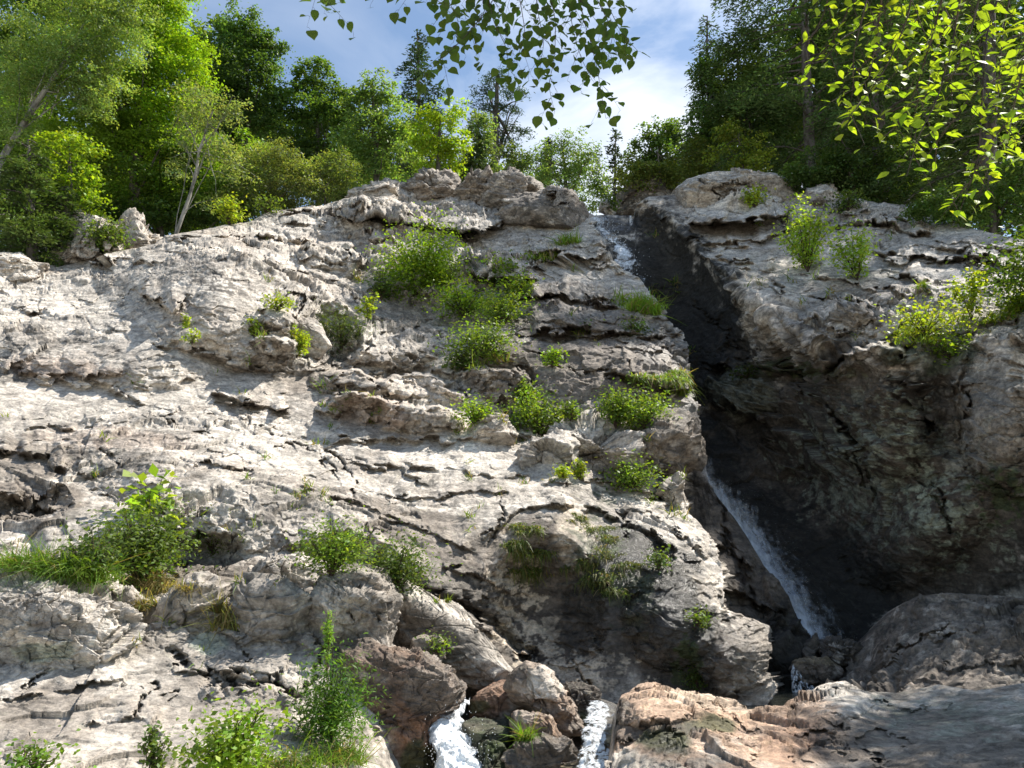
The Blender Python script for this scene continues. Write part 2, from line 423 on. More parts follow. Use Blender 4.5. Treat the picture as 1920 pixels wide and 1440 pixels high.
def sheet(name, u0, uR, vtop, vbot, ctrl, feats, blobs, step=2.2, back=None, side=None, det=1.0, layer=1.0, facet=1.0,
          base=(PALE, GREY), mix=0.5, amp=0.5, label=None, kind='structure', cat=None, crease=None, calm=()):
    """a bedrock surface: real depth from control points, relief features, natural detail; rolls back behind its top edge (and its right edge)"""
    vt = poly(vtop); ur = poly(uR) if not np.isscalar(uR) else (lambda v: np.full_like(v, uR, dtype=float))
    umax = max(p[0] for p in uR) if not np.isscalar(uR) else uR   # polyline uR is given as (v, u): see call sites
    if not np.isscalar(uR): umax = max(p[1] for p in uR)
    vmin = min(p[1] for p in vtop)
    nc = int((umax - u0) / step); nr = int((vbot - vmin) / step * 1.4)
    S, Tt = np.meshgrid(np.linspace(0, 1, nc), np.linspace(0, 1, nr))
    U = u0 + S * (umax - u0); V = vmin + Tt * (vbot - vmin)
    for _ in range(12):
        V = lerp(vt(U), vbot, Tt)
        U = lerp(U, u0 + S * (ur(V) - u0), 0.7)
    V = lerp(vt(U), vbot, Tt)
    if side:      # the outer edge is broken, not smooth
        k = sstep(0.9, 1.0, S)
        e = 9 * perlin(np.stack([V / 40, V * 0, V * 0], -1)) + ((worley(np.stack([V / 22, V * 0, V * 0 + 2], -1))[3] * 37 % 101) / 101.0 - 0.5) * 10
        U = U + k * e
    if crease:   # two surfaces that meet in a sharp edge: the lit top above the line, the wall below it
        line, top_, wall_ = crease
        P3 = np.stack([U / 30.0, V / 30.0, U * 0 + 1.7], -1); cw = worley(P3 * 1.2)[3]
        du = perlin(P3) * 8 + ((cw * 37 % 101) / 101.0 - 0.5) * 14; dv = perlin(P3 + 9) * 8 + ((cw * 61 % 97) / 97.0 - 0.5) * 14
        k = sstep(-3.5, 3.5, poly(line)(U + du) - V - dv)
        Y = far(lerp(rbf(wall_, U, V), rbf(top_, U, V), k))
    else: Y = far(rbf(ctrl, U, V))
    Ys = Y.copy()
    Y = apply_features(Y, U, V, feats)
    Ps = at(U, V, Ys)
    n = normals(smooth2(Ps, 4))
    P = at(U, V, Y)
    sc = np.clip(np.median(Y) / 16, 0.5, 1.4)
    h = (rock_detail(P, det, 1, layer, facet) + 0.5 * rock_detail(P + 31.0, det * 0.45, 0.5, layer, facet)) * amp / 0.5
    ray = pdir(U, V); ray = ray / np.linalg.norm(ray, axis=2)[..., None]
    dirn = n * 0.75 - ray * 0.35
    unitlen = (Ys * 0.00078 * step)
    gap = np.maximum(np.linalg.norm(np.gradient(P, axis=0), axis=2), np.linalg.norm(np.gradient(P, axis=1), axis=2)) / unitlen
    gap = smooth2(gap, 1)
    h1 = smooth2(h, 1); h3 = smooth2(h1, 3)
    w1 = sstep(5, 9, gap); w3 = sstep(9, 18, gap)
    h = (h * (1 - w1) + h1 * w1) * (1 - w3) + h3 * w3
    P = P * (1 - w3[..., None]) + smooth2(P, 1) * w3[..., None]
    h = h * np.clip(Ys / 15, 0.42, 1.7) * (1 - 0.75 * sstep(9, 22, smooth2(gap, 3)))
    for cu, cv, ru, rv, am_ in calm: h = h * (1 - am_ * np.exp(-((U - cu) / ru) ** 2 - ((V - cv) / rv) ** 2))
    wj = smooth2(sstep(6, 12, gap), 2)[..., None]
    dirn = dirn * (1 - wj) - ray * wj * 0.8
    edge = sstep(0, 0.02, Tt)
    P = P + dirn * (h * (0.35 + 0.65 * edge))[..., None]
    c, wet = rock_colour(P, U, V, blobs, base, mix)
    # roll back behind the right edge
    if side:
        ex = []; exc = []; exw = []
        pe = P[:, -1]; rr_ = ray[:, -1]
        for k, dd in enumerate(side):
            q = pe + rr_ * dd - np.array([1.0, 0, 0]) * (0.035 * dd + 0.02 * (k + 1))
            q = q + np.array([1.0, 0, 0.1]) * (rock_detail(q, det * 0.7, 1, 1, 2.0) * min(1, dd * 1.2))[:, None]
            ex.append(q); exc.append(c[:, -1] * 0.9); exw.append(wet[:, -1])
        P = np.concatenate([P, np.stack(ex, 1)], 1); c = np.concatenate([c, np.stack(exc, 1)], 1); wet = np.concatenate([wet, np.stack(exw, 1)], 1)
    if back:
        ex = []; exc = []; exw = []
        pe = P[0]
        for dd, dz in back[::-1]:
            q = pe + np.array([0, dd, dz])
            q = q + np.stack([0 * perlin(q * 0.4), 0 * q[:, 0], 0.10 * min(dd, 3) * perlin(q * 0.5)], -1)
            ex.append(q); exc.append(c[0]); exw.append(wet[0])
        P = np.concatenate([np.stack(ex, 0), P], 0); c = np.concatenate([np.stack(exc, 0), c], 0); wet = np.concatenate([np.stack(exw, 0), wet], 0)
    nr, nc = P.shape[:2]
    o = mesh_np(name, P, Q=grid_faces(nr, nc)[:, ::-1], mat=ROCK, col=c.reshape(-1, 3), attrs={'wet': wet}, smooth=True)
    tag(o, label, cat, None, kind)
    return o

ROCKOBJ = []
def unit_(a): return a / np.linalg.norm(a)
def boulder(name, pts, Yc, thick, label, cat='boulder', group=None, tilt=(0, 0), base=(PALE, GREY), mix=0.5, blobs=(), n=None, p=2.6,
            det=0.6, layer=0.9, facet=2.2, amp=0.5, kind=None, feats=(), sink=0.0, cuts=7):
    """a free-standing block: an outline at its true distance, bulging to front and back, with layered and fractured relief.
    tilt = change of depth per photo pixel to the right / downwards; lean pushes the top back"""
    q = np.array(pts, float); Yc = float(far(Yc)); thick = thick * 0.85
    c0 = q.mean(0)
    ang = np.unwrap(np.arctan2(q[:, 1] - c0[1], q[:, 0] - c0[0]))
    if ang[-1] < ang[0]: q = q[::-1]; ang = np.unwrap(np.arctan2(q[:, 1] - c0[1], q[:, 0] - c0[0]))
    low = q[:, 1] > c0[1]; q[low, 1] += sink * np.ptp(q[:, 1])
    size = max(np.ptp(q[:, 0]), np.ptp(q[:, 1]))
    nth = int(np.clip(size * 1.6, 60, 620)); nt_ = int(np.clip(size * 0.35, 16, 150))
    th = np.linspace(ang[0], ang[0] + 2 * math.pi, nth, endpoint=False)
    qq = np.vstack([q, q[:1]]); aa = np.append(ang, ang[0] + 2 * math.pi)
    # resample outline by angle along straight edges
    px = np.zeros(nth); py = np.zeros(nth)
    for i in range(len(q)):
        m = (th >= aa[i] - 1e-9) & (th < aa[i + 1] + 1e-9)
        a, b = qq[i] - c0, qq[i + 1] - c0
        ct, st = np.cos(th[m]), np.sin(th[m])
        den = (b[0] - a[0]) * st - (b[1] - a[1]) * ct
        t = (a[1] * ct - a[0] * st) / np.where(np.abs(den) < 1e-9, 1e-9, den)
        t = np.clip(t, 0, 1)
        px[m] = a[0] + t * (b[0] - a[0]); py[m] = a[1] + t * (b[1] - a[1])
    # soften corners a little
    for _ in range(1):
        px = (np.roll(px, 1) + 2 * px + np.roll(px, -1)) / 4; py = (np.roll(py, 1) + 2 * py + np.roll(py, -1)) / 4
    tt = np.sin(np.linspace(0, 1, nt_) * math.pi / 2)
    rows = []
    for sgn, ts in ((-1, tt), (1, tt[::-1][1:])):
        for t in ts:
            off = sgn * thick * (max(0, 1 - t ** p)) ** (1 / p)
            U = c0[0] + px * t; V = c0[1] + py * t
            Yv = Yc + tilt[0] * px * t + tilt[1] * py * t
            rows.append((U, V, Yv, off, t))
    U = np.stack([r[0] for r in rows]); V = np.stack([r[1] for r in rows]); Y = np.stack([r[2] for r in rows])
    off = np.array([r[3] for r in rows])[:, None] * np.ones_like(U)
    if feats:
        front = np.array([r[3] <= 0 for r in rows])[:, None]
        Y = np.where(front, apply_features(Y, U, V, feats), Y)
    P = at(U, V, Y)
    P[..., 1] += off
    # keep it in perspective so the front bulge does not swell the outline
    P[..., 0] += off * pdir(U, V)[..., 0] ; P[..., 2] += off * pdir(U, V)[..., 2]
    cen = P.reshape(-1, 3).mean(0)
    rg = np.random.default_rng(int(abs(pts[0][0]) * 7 + abs(pts[0][1]) * 3 + Yc * 10))
    for k in range(cuts):        # flat fracture faces
        d = unit_(rg.normal(size=3) * [1, 0.9, 0.9] + [0, -0.5, 0.15]); pr = (P - cen) @ d
        lim = pr.max() * rg.uniform(0.70, 0.93)
        P = P - (np.maximum(0, pr - lim) * 0.93)[..., None] * d
    nn = P - cen; nn /= np.linalg.norm(nn, axis=2)[..., None] + 1e-6
    seam = np.ones_like(U)
    h = (rock_detail(P, det, 1, layer, facet) * 1.2 + 0.7 * rock_detail(P + 31.0, det * 0.4, 1, layer, facet)) * amp / 0.5
    P = P + nn * h[..., None]
    c, wet = rock_colour(P, U, V, blobs, base, mix)
    nr = P.shape[0]
    r, cc = np.meshgrid(np.arange(nr - 1), np.arange(nth), indexing='ij')
    a = (r * nth + cc).ravel(); b = (r * nth + (cc + 1) % nth).ravel()
    Qf = np.stack([a, a + nth, b + nth, b], 1)
    o = mesh_np(name, P, Q=Qf, mat=ROCK, col=c.reshape(-1, 3), attrs={'wet': wet}, smooth=True)
    if kind: tag(o, label, None, None, kind)
    else: tag(o, label, cat, group)
    ROCKOBJ.append(o)
    return o
# ------------------------------------------------------------------ the left rock face
topL = [(-400, 470), (0, 476), (40, 482), (85, 497), (130, 498), (200, 478), (290, 458), (310, 442), (400, 428), (470, 415), (500, 398), (600, 386), (650, 372), (760, 352),
        (900, 345), (1000, 350), (1060, 365), (1105, 402), (1400, 402)]
edgeL = [(300, 1105), (400, 1105), (440, 1130), (490, 1141), (505, 1160), (520, 1200), (560, 1226), (590, 1246), (625, 1284), (680, 1291), (760, 1300), (830, 1293), (880, 1282), (925, 1268),
         (960, 1287), (1000, 1326), (1030, 1346), (1090, 1356), (1146, 1352), (1160, 1400), (1180, 1437), (1290, 1443), (1330, 1436), (1700, 1436)]
ctrlL = [(-300, 480, 22), (0, 480, 25), (85, 500, 25), (200, 480, 27), (300, 450, 27.5), (430, 430, 30), (600, 388, 35), (760, 350, 39), (900, 345, 39), (1000, 350, 37), (1100, 402, 33.5),
         (-300, 600, 16), (0, 600, 19), (200, 560, 21.5), (420, 480, 23), (560, 480, 27), (700, 440, 31), (900, 440, 32), (1000, 480, 29.5), (1140, 490, 29),
         (300, 600, 18.5), (450, 600, 19.5), (600, 600, 22), (650, 650, 20.5), (750, 560, 26), (900, 560, 25.5), (1050, 560, 25), (1220, 560, 25),
         (-300, 750, 12.5), (0, 750, 14), (200, 750, 15), (400, 750, 16), (600, 750, 17), (800, 680, 20), (950, 680, 20.5), (1100, 680, 20.6), (1280, 660, 20.6),
         (750, 780, 17), (900, 800, 17), (1050, 820, 17), (1200, 830, 17.4), (1290, 830, 17.8), (1150, 780, 18.5), (1000, 740, 19.5),
         (-300, 900, 10), (0, 900, 11), (200, 900, 11.8), (400, 900, 12.6), (600, 900, 13.2), (800, 890, 14), (1000, 890, 14.6), (1150, 930, 14.5), (1280, 940, 15),
         (0, 1000, 9.3), (200, 1000, 9.7), (400, 1000, 10.3), (600, 1000, 10.8), (750, 1000, 11.2), (900, 960, 12.1), (1050, 960, 12.2), (1200, 1000, 12.2), (1330, 1010, 13),
         (-300, 1090, 8), (0, 1085, 8.5), (200, 1085, 8.7), (400, 1085, 9), (600, 1085, 9.3), (800, 1090, 10), (900, 1080, 11.1), (1050, 1080, 11.2), (1200, 1090, 11.1), (1350, 1090, 12),
         (900, 1200, 10.5), (1050, 1200, 10.7), (1200, 1200, 10.6), (1320, 1170, 10.4), (1437, 1190, 10.6), (1437, 1290, 10.2), (1300, 1290, 10.1), (1100, 1300, 10.3), (950, 1300, 9.8), (1200, 1500, 9.8),
         (-300, 1200, 7), (0, 1200, 7.3), (200, 1200, 7.4), (400, 1200, 7.5), (600, 1200, 7.6), (800, 1230, 8.4), (-300, 1320, 6), (0, 1320, 6.2), (200, 1320, 6.3), (400, 1320, 6.4), (600, 1320, 6.7), (800, 1320, 7.8),
         (-300, 1440, 5.2), (0, 1440, 5.3), (200, 1440, 5.4), (400, 1440, 5.4), (600, 1440, 5.7), (800, 1440, 7.4), (1000, 1440, 9.4), (-300, 1600, 4.5), (300, 1600, 4.6), (700, 1600, 5.2), (1300, 1600, 9.4)]
featL = [
    # domes and swells
    ('E', 1.6, 430, 560, 280, 120, 18, 1.0), ('E', 0.9, 150, 640, 260, 90, 8, 1.0), ('E', 0.8, 420, 900, 330, 120, 12, 1.0),
    ('E', 0.9, 1080, 690, 215, 100, 4, 0.6), ('E', 0.8, 1080, 585, 120, 32, 4, 0.6), ('E', 0.5, 620, 480, 70, 35, 10, 0.6), ('E', -1.3, 610, 640, 75, 55, 40, 1.0),
    ('E', -0.9, 790, 600, 130, 60, 10, 1.0), ('E', 0.7, 540, 600, 55, 45, 20, 0.6), ('E', 0.6, 740, 650, 110, 50, -12, 0.7), ('E', 0.6, 740, 760, 130, 45, 14, 0.7),
    ('E', 0.5, 660, 720, 80, 36, 8, 0.6), ('E', -0.8, 290, 1050, 190, 42, -6, 1.0), ('E', -0.5, 660, 1050, 130, 40, 12, 1.0), ('E', -0.8, 1020, 1150, 120, 150, 0, 1.0),
    ('E', 0.5, 1370, 1230, 75, 75, 0, 0.6), ('E', 0.5, 1260, 1150, 90, 110, 10, 0.8), ('E', -0.5, 50, 970, 90, 35, -5, 1.0), ('E', 0.5, 1200, 840, 85, 80, 0, 0.7),
    # overhanging ledges
    ('L', 1.9, 26, 30, [(630, 424), (700, 414), (845, 432), (885, 442), (935, 424), (950, 405)]), ('L', 1.2, 18, 16, [(990, 484), (1060, 478), (1135, 488)]),
    ('L', 0.6, 25, 14, [(950, 508), (1000, 498), (1130, 502), (1200, 526)]), ('L', 1.5, 25, 30, [(880, 530), (950, 520), (1010, 528)]),
    ('L', 1.2, 26, 26, [(950, 574), (1010, 556), (1080, 556), (1150, 570), (1165, 584)]), ('L', 0.9, 20, 14, [(960, 632), (1050, 622), (1130, 626), (1200, 632), (1285, 622)]),
    ('L', 0.3, 12, 8, [(1180, 604), (1240, 600), (1290, 640)]), ('L', 0.3, 12, 8, [(1150, 650), (1230, 668), (1295, 662)]), ('L', 1.0, 20, 18, [(1140, 704), (1200, 715), (1245, 732), (1285, 736)]),
    ('L', 0.5, 20, 14, [(300, 452), (400, 446), (530, 446), (600, 460)]), ('L', 0.5, 18, 12, [(520, 420), (640, 428), (740, 455)]), ('L', 0.4, 18, 10, [(500, 402), (600, 400), (700, 396)]),
    ('L', 0.45, 22, 16, [(237, 490), (270, 484), (305, 494)]), ('L', 1.3, 16, 24, [(175, 492), (195, 486), (214, 504)]), ('L', 1.3, 20, 22, [(268, 556), (300, 568), (332, 590)]),
    ('L', 1.0, 16, 16, [(400, 746), (450, 756), (500, 770), (540, 766)]), ('L', 0.45, 14, 12, [(592, 772), (620, 776), (640, 786)]), ('L', 0.5, 18, 16, [(480, 646), (505, 652), (525, 672)]),
    ('L', 0.35, 16, 10, [(40, 806), (90, 802), (135, 812)]), ('L', 0.55, 22, 22, [(-40, 850), (40, 850), (90, 866), (130, 900)]), ('L', 0.4, 18, 12, [(360, 872), (410, 880), (470, 884)]),
    ('L', 0.5, 18, 18, [(-40, 940), (40, 946), (110, 980)]), ('L', 0.4, 18, 14, [(570, 1010), (640, 1016), (720, 1042)]), ('L', 0.3, 18, 10, [(180, 720), (230, 742), (275, 764)]),
    ('L', 0.35, 20, 10, [(20, 590), (90, 592), (130, 610)]), ('L', 0.3, 18, 10, [(280, 640), (400, 668), (520, 708)]), ('L', 0.3, 18, 10, [(0, 700), (110, 704), (220, 712)]),
    ('L', 0.5, 20, 16, [(600, 838), (683, 822), (762, 826), (867, 828), (987, 822), (1070, 838)]), ('L', 0.35, 14, 10, [(750, 876), (850, 888), (1000, 896)]), ('L', 0.35, 14, 10, [(640, 862), (720, 880), (800, 908)]),
    ('L', 0.3, 14, 9, [(700, 930), (820, 934), (960, 920)]), ('L', 0.4, 16, 14, [(1020, 905), (1120, 905), (1230, 934)]), ('L', 0.35, 14, 12, [(1130, 950), (1220, 960), (1290, 1010), (1330, 1050)]),
    ('L', 0.5, 26, 26, [(900, 1015), (945, 986), (965, 962), (1020, 950), (1100, 956), (1160, 975), (1210, 1000), (1260, 1040), (1290, 1080)]),
    ('L', 0.35, 18, 12, [(560, 930), (680, 960), (800, 1000), (900, 1040)]), ('L', 0.3, 16, 10, [(830, 1060), (900, 1080), (930, 1110)]),
    # upper silhouettes of blocks (surface above lies further back)
    ('L', -0.5, 14, 22, [(560, 478), (585, 462), (650, 456), (690, 500)]), ('L', -0.55, 16, 26, [(600, 690), (670, 693), (708, 714), (775, 697), (850, 726), (880, 745)]),
    ('L', -0.6, 16, 28, [(600, 742), (650, 737), (704, 739), (742, 760), (833, 768), (868, 786)]), ('L', -0.6, 14, 24, [(868, 802), (905, 783), (945, 782), (968, 826)]),
    ('L', -0.5, 14, 24, [(850, 706), (880, 690), (960, 695), (1000, 730)]), ('L', -0.9, 14, 34, [(1010, 824), (1060, 802), (1150, 804), (1180, 830)]),
    ('L', -0.4, 14, 22, [(470, 640), (520, 630), (570, 640)]), ('L', -0.4, 14, 22, [(620, 690), (700, 640), (800, 610), (840, 600)]),
    ('L', -0.8, 14, 34, [(690, 1086), (750, 1098), (850, 1136), (930, 1182), (985, 1236), (1010, 1270)]),
    ('L', 0.55, 20, 18, [(715, 1106), (800, 1142), (868, 1190), (905, 1235)]), ('L', -0.55, 12, 30, [(-40, 1230), (60, 1226), (150, 1215), (270, 1182), (400, 1178), (500, 1185), (610, 1193), (690, 1204)]),
    ('L', -0.7, 12, 34, [(640, 1204), (740, 1213), (800, 1238), (850, 1262), (870, 1310)]), ('L', 0.35, 20, 14, [(320, 1262), (420, 1270), (480, 1290), (560, 1300)]),
    ('L', -0.35, 12, 24, [(380, 1300), (440, 1290), (520, 1300), (580, 1330)]), ('L', 0.3, 20, 12, [(0, 1320), (120, 1300), (240, 1290)]), ('L', 0.3, 20, 12, [(150, 1370), (260, 1350), (300, 1390)]),
    ('L', 0.4, 22, 16, [(680, 1290), (740, 1300), (800, 1340)]), ('L', 0.4, 20, 16, [(690, 1370), (740, 1390), (780, 1430)]),
    # cracks, slots and pits
    ('C', 1.0, 7, [(1228, 885), (1262, 896), (1282, 880)]), ('C', 1.2, 9, [(1222, 930), (1250, 934), (1276, 950)]), ('C', 0.7, 6, [(1240, 905), (1245, 935)]),
    ('C', 0.45, 4, [(600, 838), (640, 868), (665, 905), (668, 945)]), ('C', 0.35, 4, [(300, 786), (345, 812), (400, 815)]), ('C', 0.5, 11, [(320, 1236), (346, 1250)]), ('C', 0.4, 7, [(384, 1258), (398, 1280)]),
    ('C', 0.4, 8, [(424, 1282), (452, 1282)]), ('C', 0.3, 6, [(274, 1294), (286, 1300)]), ('C', 0.25, 3, [(278, 1305), (268, 1330), (256, 1360)]), ('C', 0.25, 4, [(305, 1322), (330, 1310)]),
    ('C', 0.3, 5, [(190, 850), (230, 880)]), ('C', 0.3, 4, [(40, 600), (90, 585)]), ('C', 0.3, 4, [(480, 800), (590, 850), (640, 900)]), ('C', 0.25, 3, [(1140, 810), (1160, 880)]),
    ('C', 0.3, 4, [(930, 930), (945, 970), (920, 1010)]), ('C', 0.3, 4, [(1180, 960), (1172, 1010)]), ('C', 0.4, 5, [(1240, 810), (1180, 880), (1150, 910)]), ('C', 0.25, 4, [(1080, 1240), (1100, 1300)]),
    ('C', 0.25, 3, [(820, 620), (850, 660), (845, 720)]), ('C', 0.2, 3, [(980, 650), (1080, 700), (1160, 690)]), ('C', 0.2, 3, [(600, 480), (612, 500), (640, 505)]),
    ('C', 0.3, 4, [(455, 1200), (462, 1270)]), ('C', 0.3, 4, [(600, 1195), (590, 1260), (560, 1310)]), ('C', 0.3, 5, [(515, 1270), (520, 1310)]), ('C', 0.3, 4, [(150, 1210), (100, 1260), (30, 1300)]),
]
blobL = [
    (DARK, 930, 400, 180, 14, 5, 0.45, 'speck'), (BROWN, 560, 700, 90, 30, 10, 0.5, 'soft'), (RUST, 220, 830, 160, 26, 4, 0.2, 'soft'), (BROWN, 350, 900, 170, 26, 12, 0.45, 'speck'), (BROWN, 700, 950, 180, 26, 10, 0.5, 'speck'), (DARK, 1230, 640, 60, 40, 10, 0.5, 'wet'), (DARK, 1285, 720, 22, 90, 0, 0.6, 'wet'), (MOSS, 700, 1080, 130, 22, 8, 0.5, 'speck'), (MOSS, 250, 1100, 230, 26, -6, 0.5, 'speck'), (MOSS, 900, 620, 120, 60, 5, 0.4, 'speck'),
    (BROWN, 1080, 700, 200, 95, 4, 0.85, 'soft'), (BROWN, 1060, 590, 160, 50, 3, 0.75, 'soft'), (DARK, 950, 545, 50, 22, 0, 0.5, 'soft'), (BROWN, 1180, 850, 110, 80, 0, 0.7, 'soft'),
    (BROWN * 0.7, 1040, 1130, 170, 160, 10, 0.95, 'soft'), (DARK, 1190, 1110, 140, 140, 20, 0.95, 'wet'), (DARK, 1280, 1230, 110, 120, 0, 0.95, 'wet'), (BROWN * 0.6, 1120, 1230, 120, 90, 0, 0.8, 'soft'), (BROWN, 1390, 1230, 60, 80, 0, 0.6, 'wet'),
    (CREAM, 985, 1170, 70, 120, -20, 0.95, 'speck'), (CREAM, 1110, 1270, 130, 50, 10, 0.8, 'speck'), (CREAM, 960, 1060, 60, 60, 0, 0.7, 'speck'), (CREAM, 1080, 1010, 35, 70, 0, 0.6, 'soft'),
    (RUST, 780, 1340, 70, 90, 0, 0.85, 'soft'), (RUST, 720, 1260, 80, 50, 10, 0.45, 'soft'), (BROWN, 830, 1290, 50, 50, 0, 0.8, 'wet'), (MOSS, 800, 1420, 40, 60, 0, 0.8, 'wet'),
    (BROWN, 420, 520, 130, 50, 15, 0.55, 'speck'), (DARK, 415, 530, 60, 30, 15, 0.6, 'speck'), (BROWN, 200, 540, 60, 22, 0, 0.4, 'soft'), (BROWN, 60, 870, 110, 50, 8, 0.75, 'soft'), (BROWN, 60, 960, 110, 50, 5, 0.8, 'soft'),
    (BROWN, 820, 1000, 180, 50, 12, 0.6, 'soft'), (DARK, 850, 1110, 90, 50, 30, 0.6, 'soft'), (BROWN, 150, 700, 110, 20, 5, 0.4, 'soft'), (RUST, 110, 690, 120, 22, 4, 0.22, 'soft'),
    (MOSS, 1120, 1010, 60, 80, 10, 0.6, 'speck'), (MOSS, 1290, 1250, 35, 80, 0, 0.75, 'speck'), (MOSS, 1190, 1130, 60, 70, 0, 0.45, 'speck'), (LICH, 390, 1215, 40, 25, 0, 0.7, 'soft'), (LICH, 75, 1222, 55, 25, 0, 0.6, 'soft'),
    (BROWN, 100, 1350, 150, 60, -8, 0.6, 'soft'), (BROWN, 400, 1330, 150, 60, 5, 0.45, 'soft'), (BROWN, 700, 790, 120, 35, 8, 0.4, 'soft'), (RUST, 680, 770, 90, 30, 8, 0.3, 'soft'),
    (BROWN, 330, 1080, 200, 30, -5, 0.85, 'soft'), (BROWN, 700, 1075, 120, 30, 10, 0.7, 'soft'), (BROWN, 1180, 770, 110, 40, 4, 0.6, 'soft'), (PALE * 1.15, 880, 860, 150, 30, 4, 0.7, 'soft'),
    (PALE * 1.15, 1250, 960, 90, 50, 30, 0.6, 'soft'), (PALE * 1.1, 60, 560, 150, 50, 0, 0.6, 'soft'), (PALE * 1.1, 520, 830, 150, 60, 15, 0.5, 'soft'), (DARK, 1140, 1180, 100, 60, 0, 0.4, 'soft'),
    (BROWN, 800, 1180, 90, 50, 25, 0.6, 'soft'), (DARK, 800, 425, 150, 12, 3, 0.4, 'soft'), (BROWN, 790, 590, 100, 40, 0, 0.5, 'soft'),  # the dark strip along the upper ledge paints its shaded face
]
BACKL = [(0.5, -0.05), (1.5, -0.2), (3.5, -0.2), (8, 1.0), (16, 3.5), (35, 9), (60, 16)]
sheet('cliff', -170, edgeL, topL, 1560, ctrlL, featL, blobL, step=2.0, back=BACKL, side=[0.15, 0.4, 0.8, 1.4, 2.2, 3.5, 5.0],
      label='broad pale grey layered rock face left of the narrow gorge', det=1.0, mix=0.36, calm=[(230, 740, 330, 170, 0.45), (560, 900, 200, 90, 0.3), (1090, 700, 150, 70, 0.5), (250, 1330, 400, 110, 0.2)])

# ------------------------------------------------------------------ the right buttress with the back of the gorge
topR = [(1000, 430), (1096, 428), (1104, 404), (1140, 402), (1180, 406), (1190, 404), (1193, 382), (1215, 370), (1260, 366), (1300, 352), (1400, 342), (1490, 352), (1560, 362), (1620, 378), (1700, 390), (1750, 405), (1830, 432), (1920, 450), (2300, 500)]
ctrlR = [(1100, 404, 34), (1180, 404, 34), (1195, 385, 33), (1260, 362, 34), (1400, 345, 35), (1500, 355, 34), (1600, 375, 31), (1700, 395, 29), (1800, 425, 26), (1920, 455, 22.5), (2150, 500, 18),
         (1300, 430, 29.5), (1400, 450, 27.5), (1500, 470, 26), (1600, 490, 24), (1700, 510, 21.7), (1800, 530, 19.3), (1920, 560, 16.8), (2150, 600, 13.5),
         (1210, 410, 31), (1260, 455, 28.5), (1310, 505, 26.3), (1360, 540, 24.3), (1420, 585, 21.8), (1480, 640, 19.4), (1560, 652, 17.5), (1640, 656, 15.9), (1700, 700, 14.6), (1780, 700, 14.4), (1830, 650, 14.1), (1920, 662, 12.9), (2150, 690, 10.5),
         (1480, 560, 22), (1600, 590, 18.9), (1700, 600, 17.3), (1800, 612, 15.8), (1920, 610, 14.6),
         (1130, 480, 30.5), (1170, 480, 30), (1200, 520, 29), (1160, 440, 32), (1235, 560, 28), (1280, 620, 26.3), (1315, 700, 23.8), (1335, 780, 21.5), (1340, 860, 19.8), (1380, 960, 17.8), (1440, 1060, 16.6), (1520, 1150, 15.6), (1560, 1200, 15.3),
         (1400, 700, 21.3), (1500, 760, 18.3), (1600, 800, 15.9), (1700, 850, 14.2), (1800, 850, 13.4), (1920, 850, 12.3), (2150, 850, 10.3), (1430, 850, 20.2), (1480, 950, 18.5), (1560, 1050, 16.9),
         (1650, 950, 15.2), (1700, 1000, 14.4), (1920, 1000, 12.4), (1650, 1120, 15.8), (1750, 1130, 14.3), (1920, 1130, 12.6), (2150, 1100, 10.4), (1100, 700, 26), (1100, 1000, 18), (1100, 1200, 16), (1300, 1200, 16), (1600, 1280, 15), (1300, 1400, 15), (1920, 1400, 12.8), (1600, 1400, 14.5), (2150, 1400, 10.5)]
lipR = [(1000, 380), (1150, 380), (1186, 380), (1210, 374), (1240, 398), (1270, 428), (1305, 455), (1325, 485), (1360, 512), (1380, 545), (1421, 573), (1453, 598), (1480, 615), (1528, 640), (1556, 668), (1590, 656), (1640, 646), (1690, 655), (1725, 700), (1750, 760), (1780, 740), (1805, 690), (1830, 645), (1870, 625), (1920, 640), (2200, 690)]
lipY = [(1186, 380, 33), (1210, 374, 32), (1240, 398, 30.4), (1270, 428, 28.8), (1305, 455, 27.2), (1325, 485, 26), (1360, 512, 24.4), (1380, 545, 23.2), (1421, 573, 21.6), (1480, 615, 19.4), (1528, 640, 17.9), (1556, 668, 17.1), (1590, 656, 16.6), (1640, 646, 15.7), (1690, 655, 14.9), (1725, 700, 14.6), (1750, 760, 14.4), (1780, 740, 14.4), (1830, 645, 14.0), (1920, 640, 12.8), (2150, 685, 10.4)]
topR_ = lipY + [(1195, 385, 33), (1260, 362, 34), (1400, 345, 35), (1500, 355, 34), (1600, 375, 31), (1700, 395, 29), (1800, 425, 26), (1920, 455, 22.5), (2150, 500, 18), (1300, 420, 30), (1400, 450, 28), (1500, 470, 26.4), (1600, 490, 24.2), (1700, 510, 21.7), (1800, 530, 19.3), (1920, 560, 16.4), (2150, 600, 13.2),
         (1480, 560, 22), (1600, 590, 18.9), (1700, 600, 17.0), (1800, 612, 15.4), (1400, 530, 24.4), (1000, 300, 36), (1150, 340, 36)]
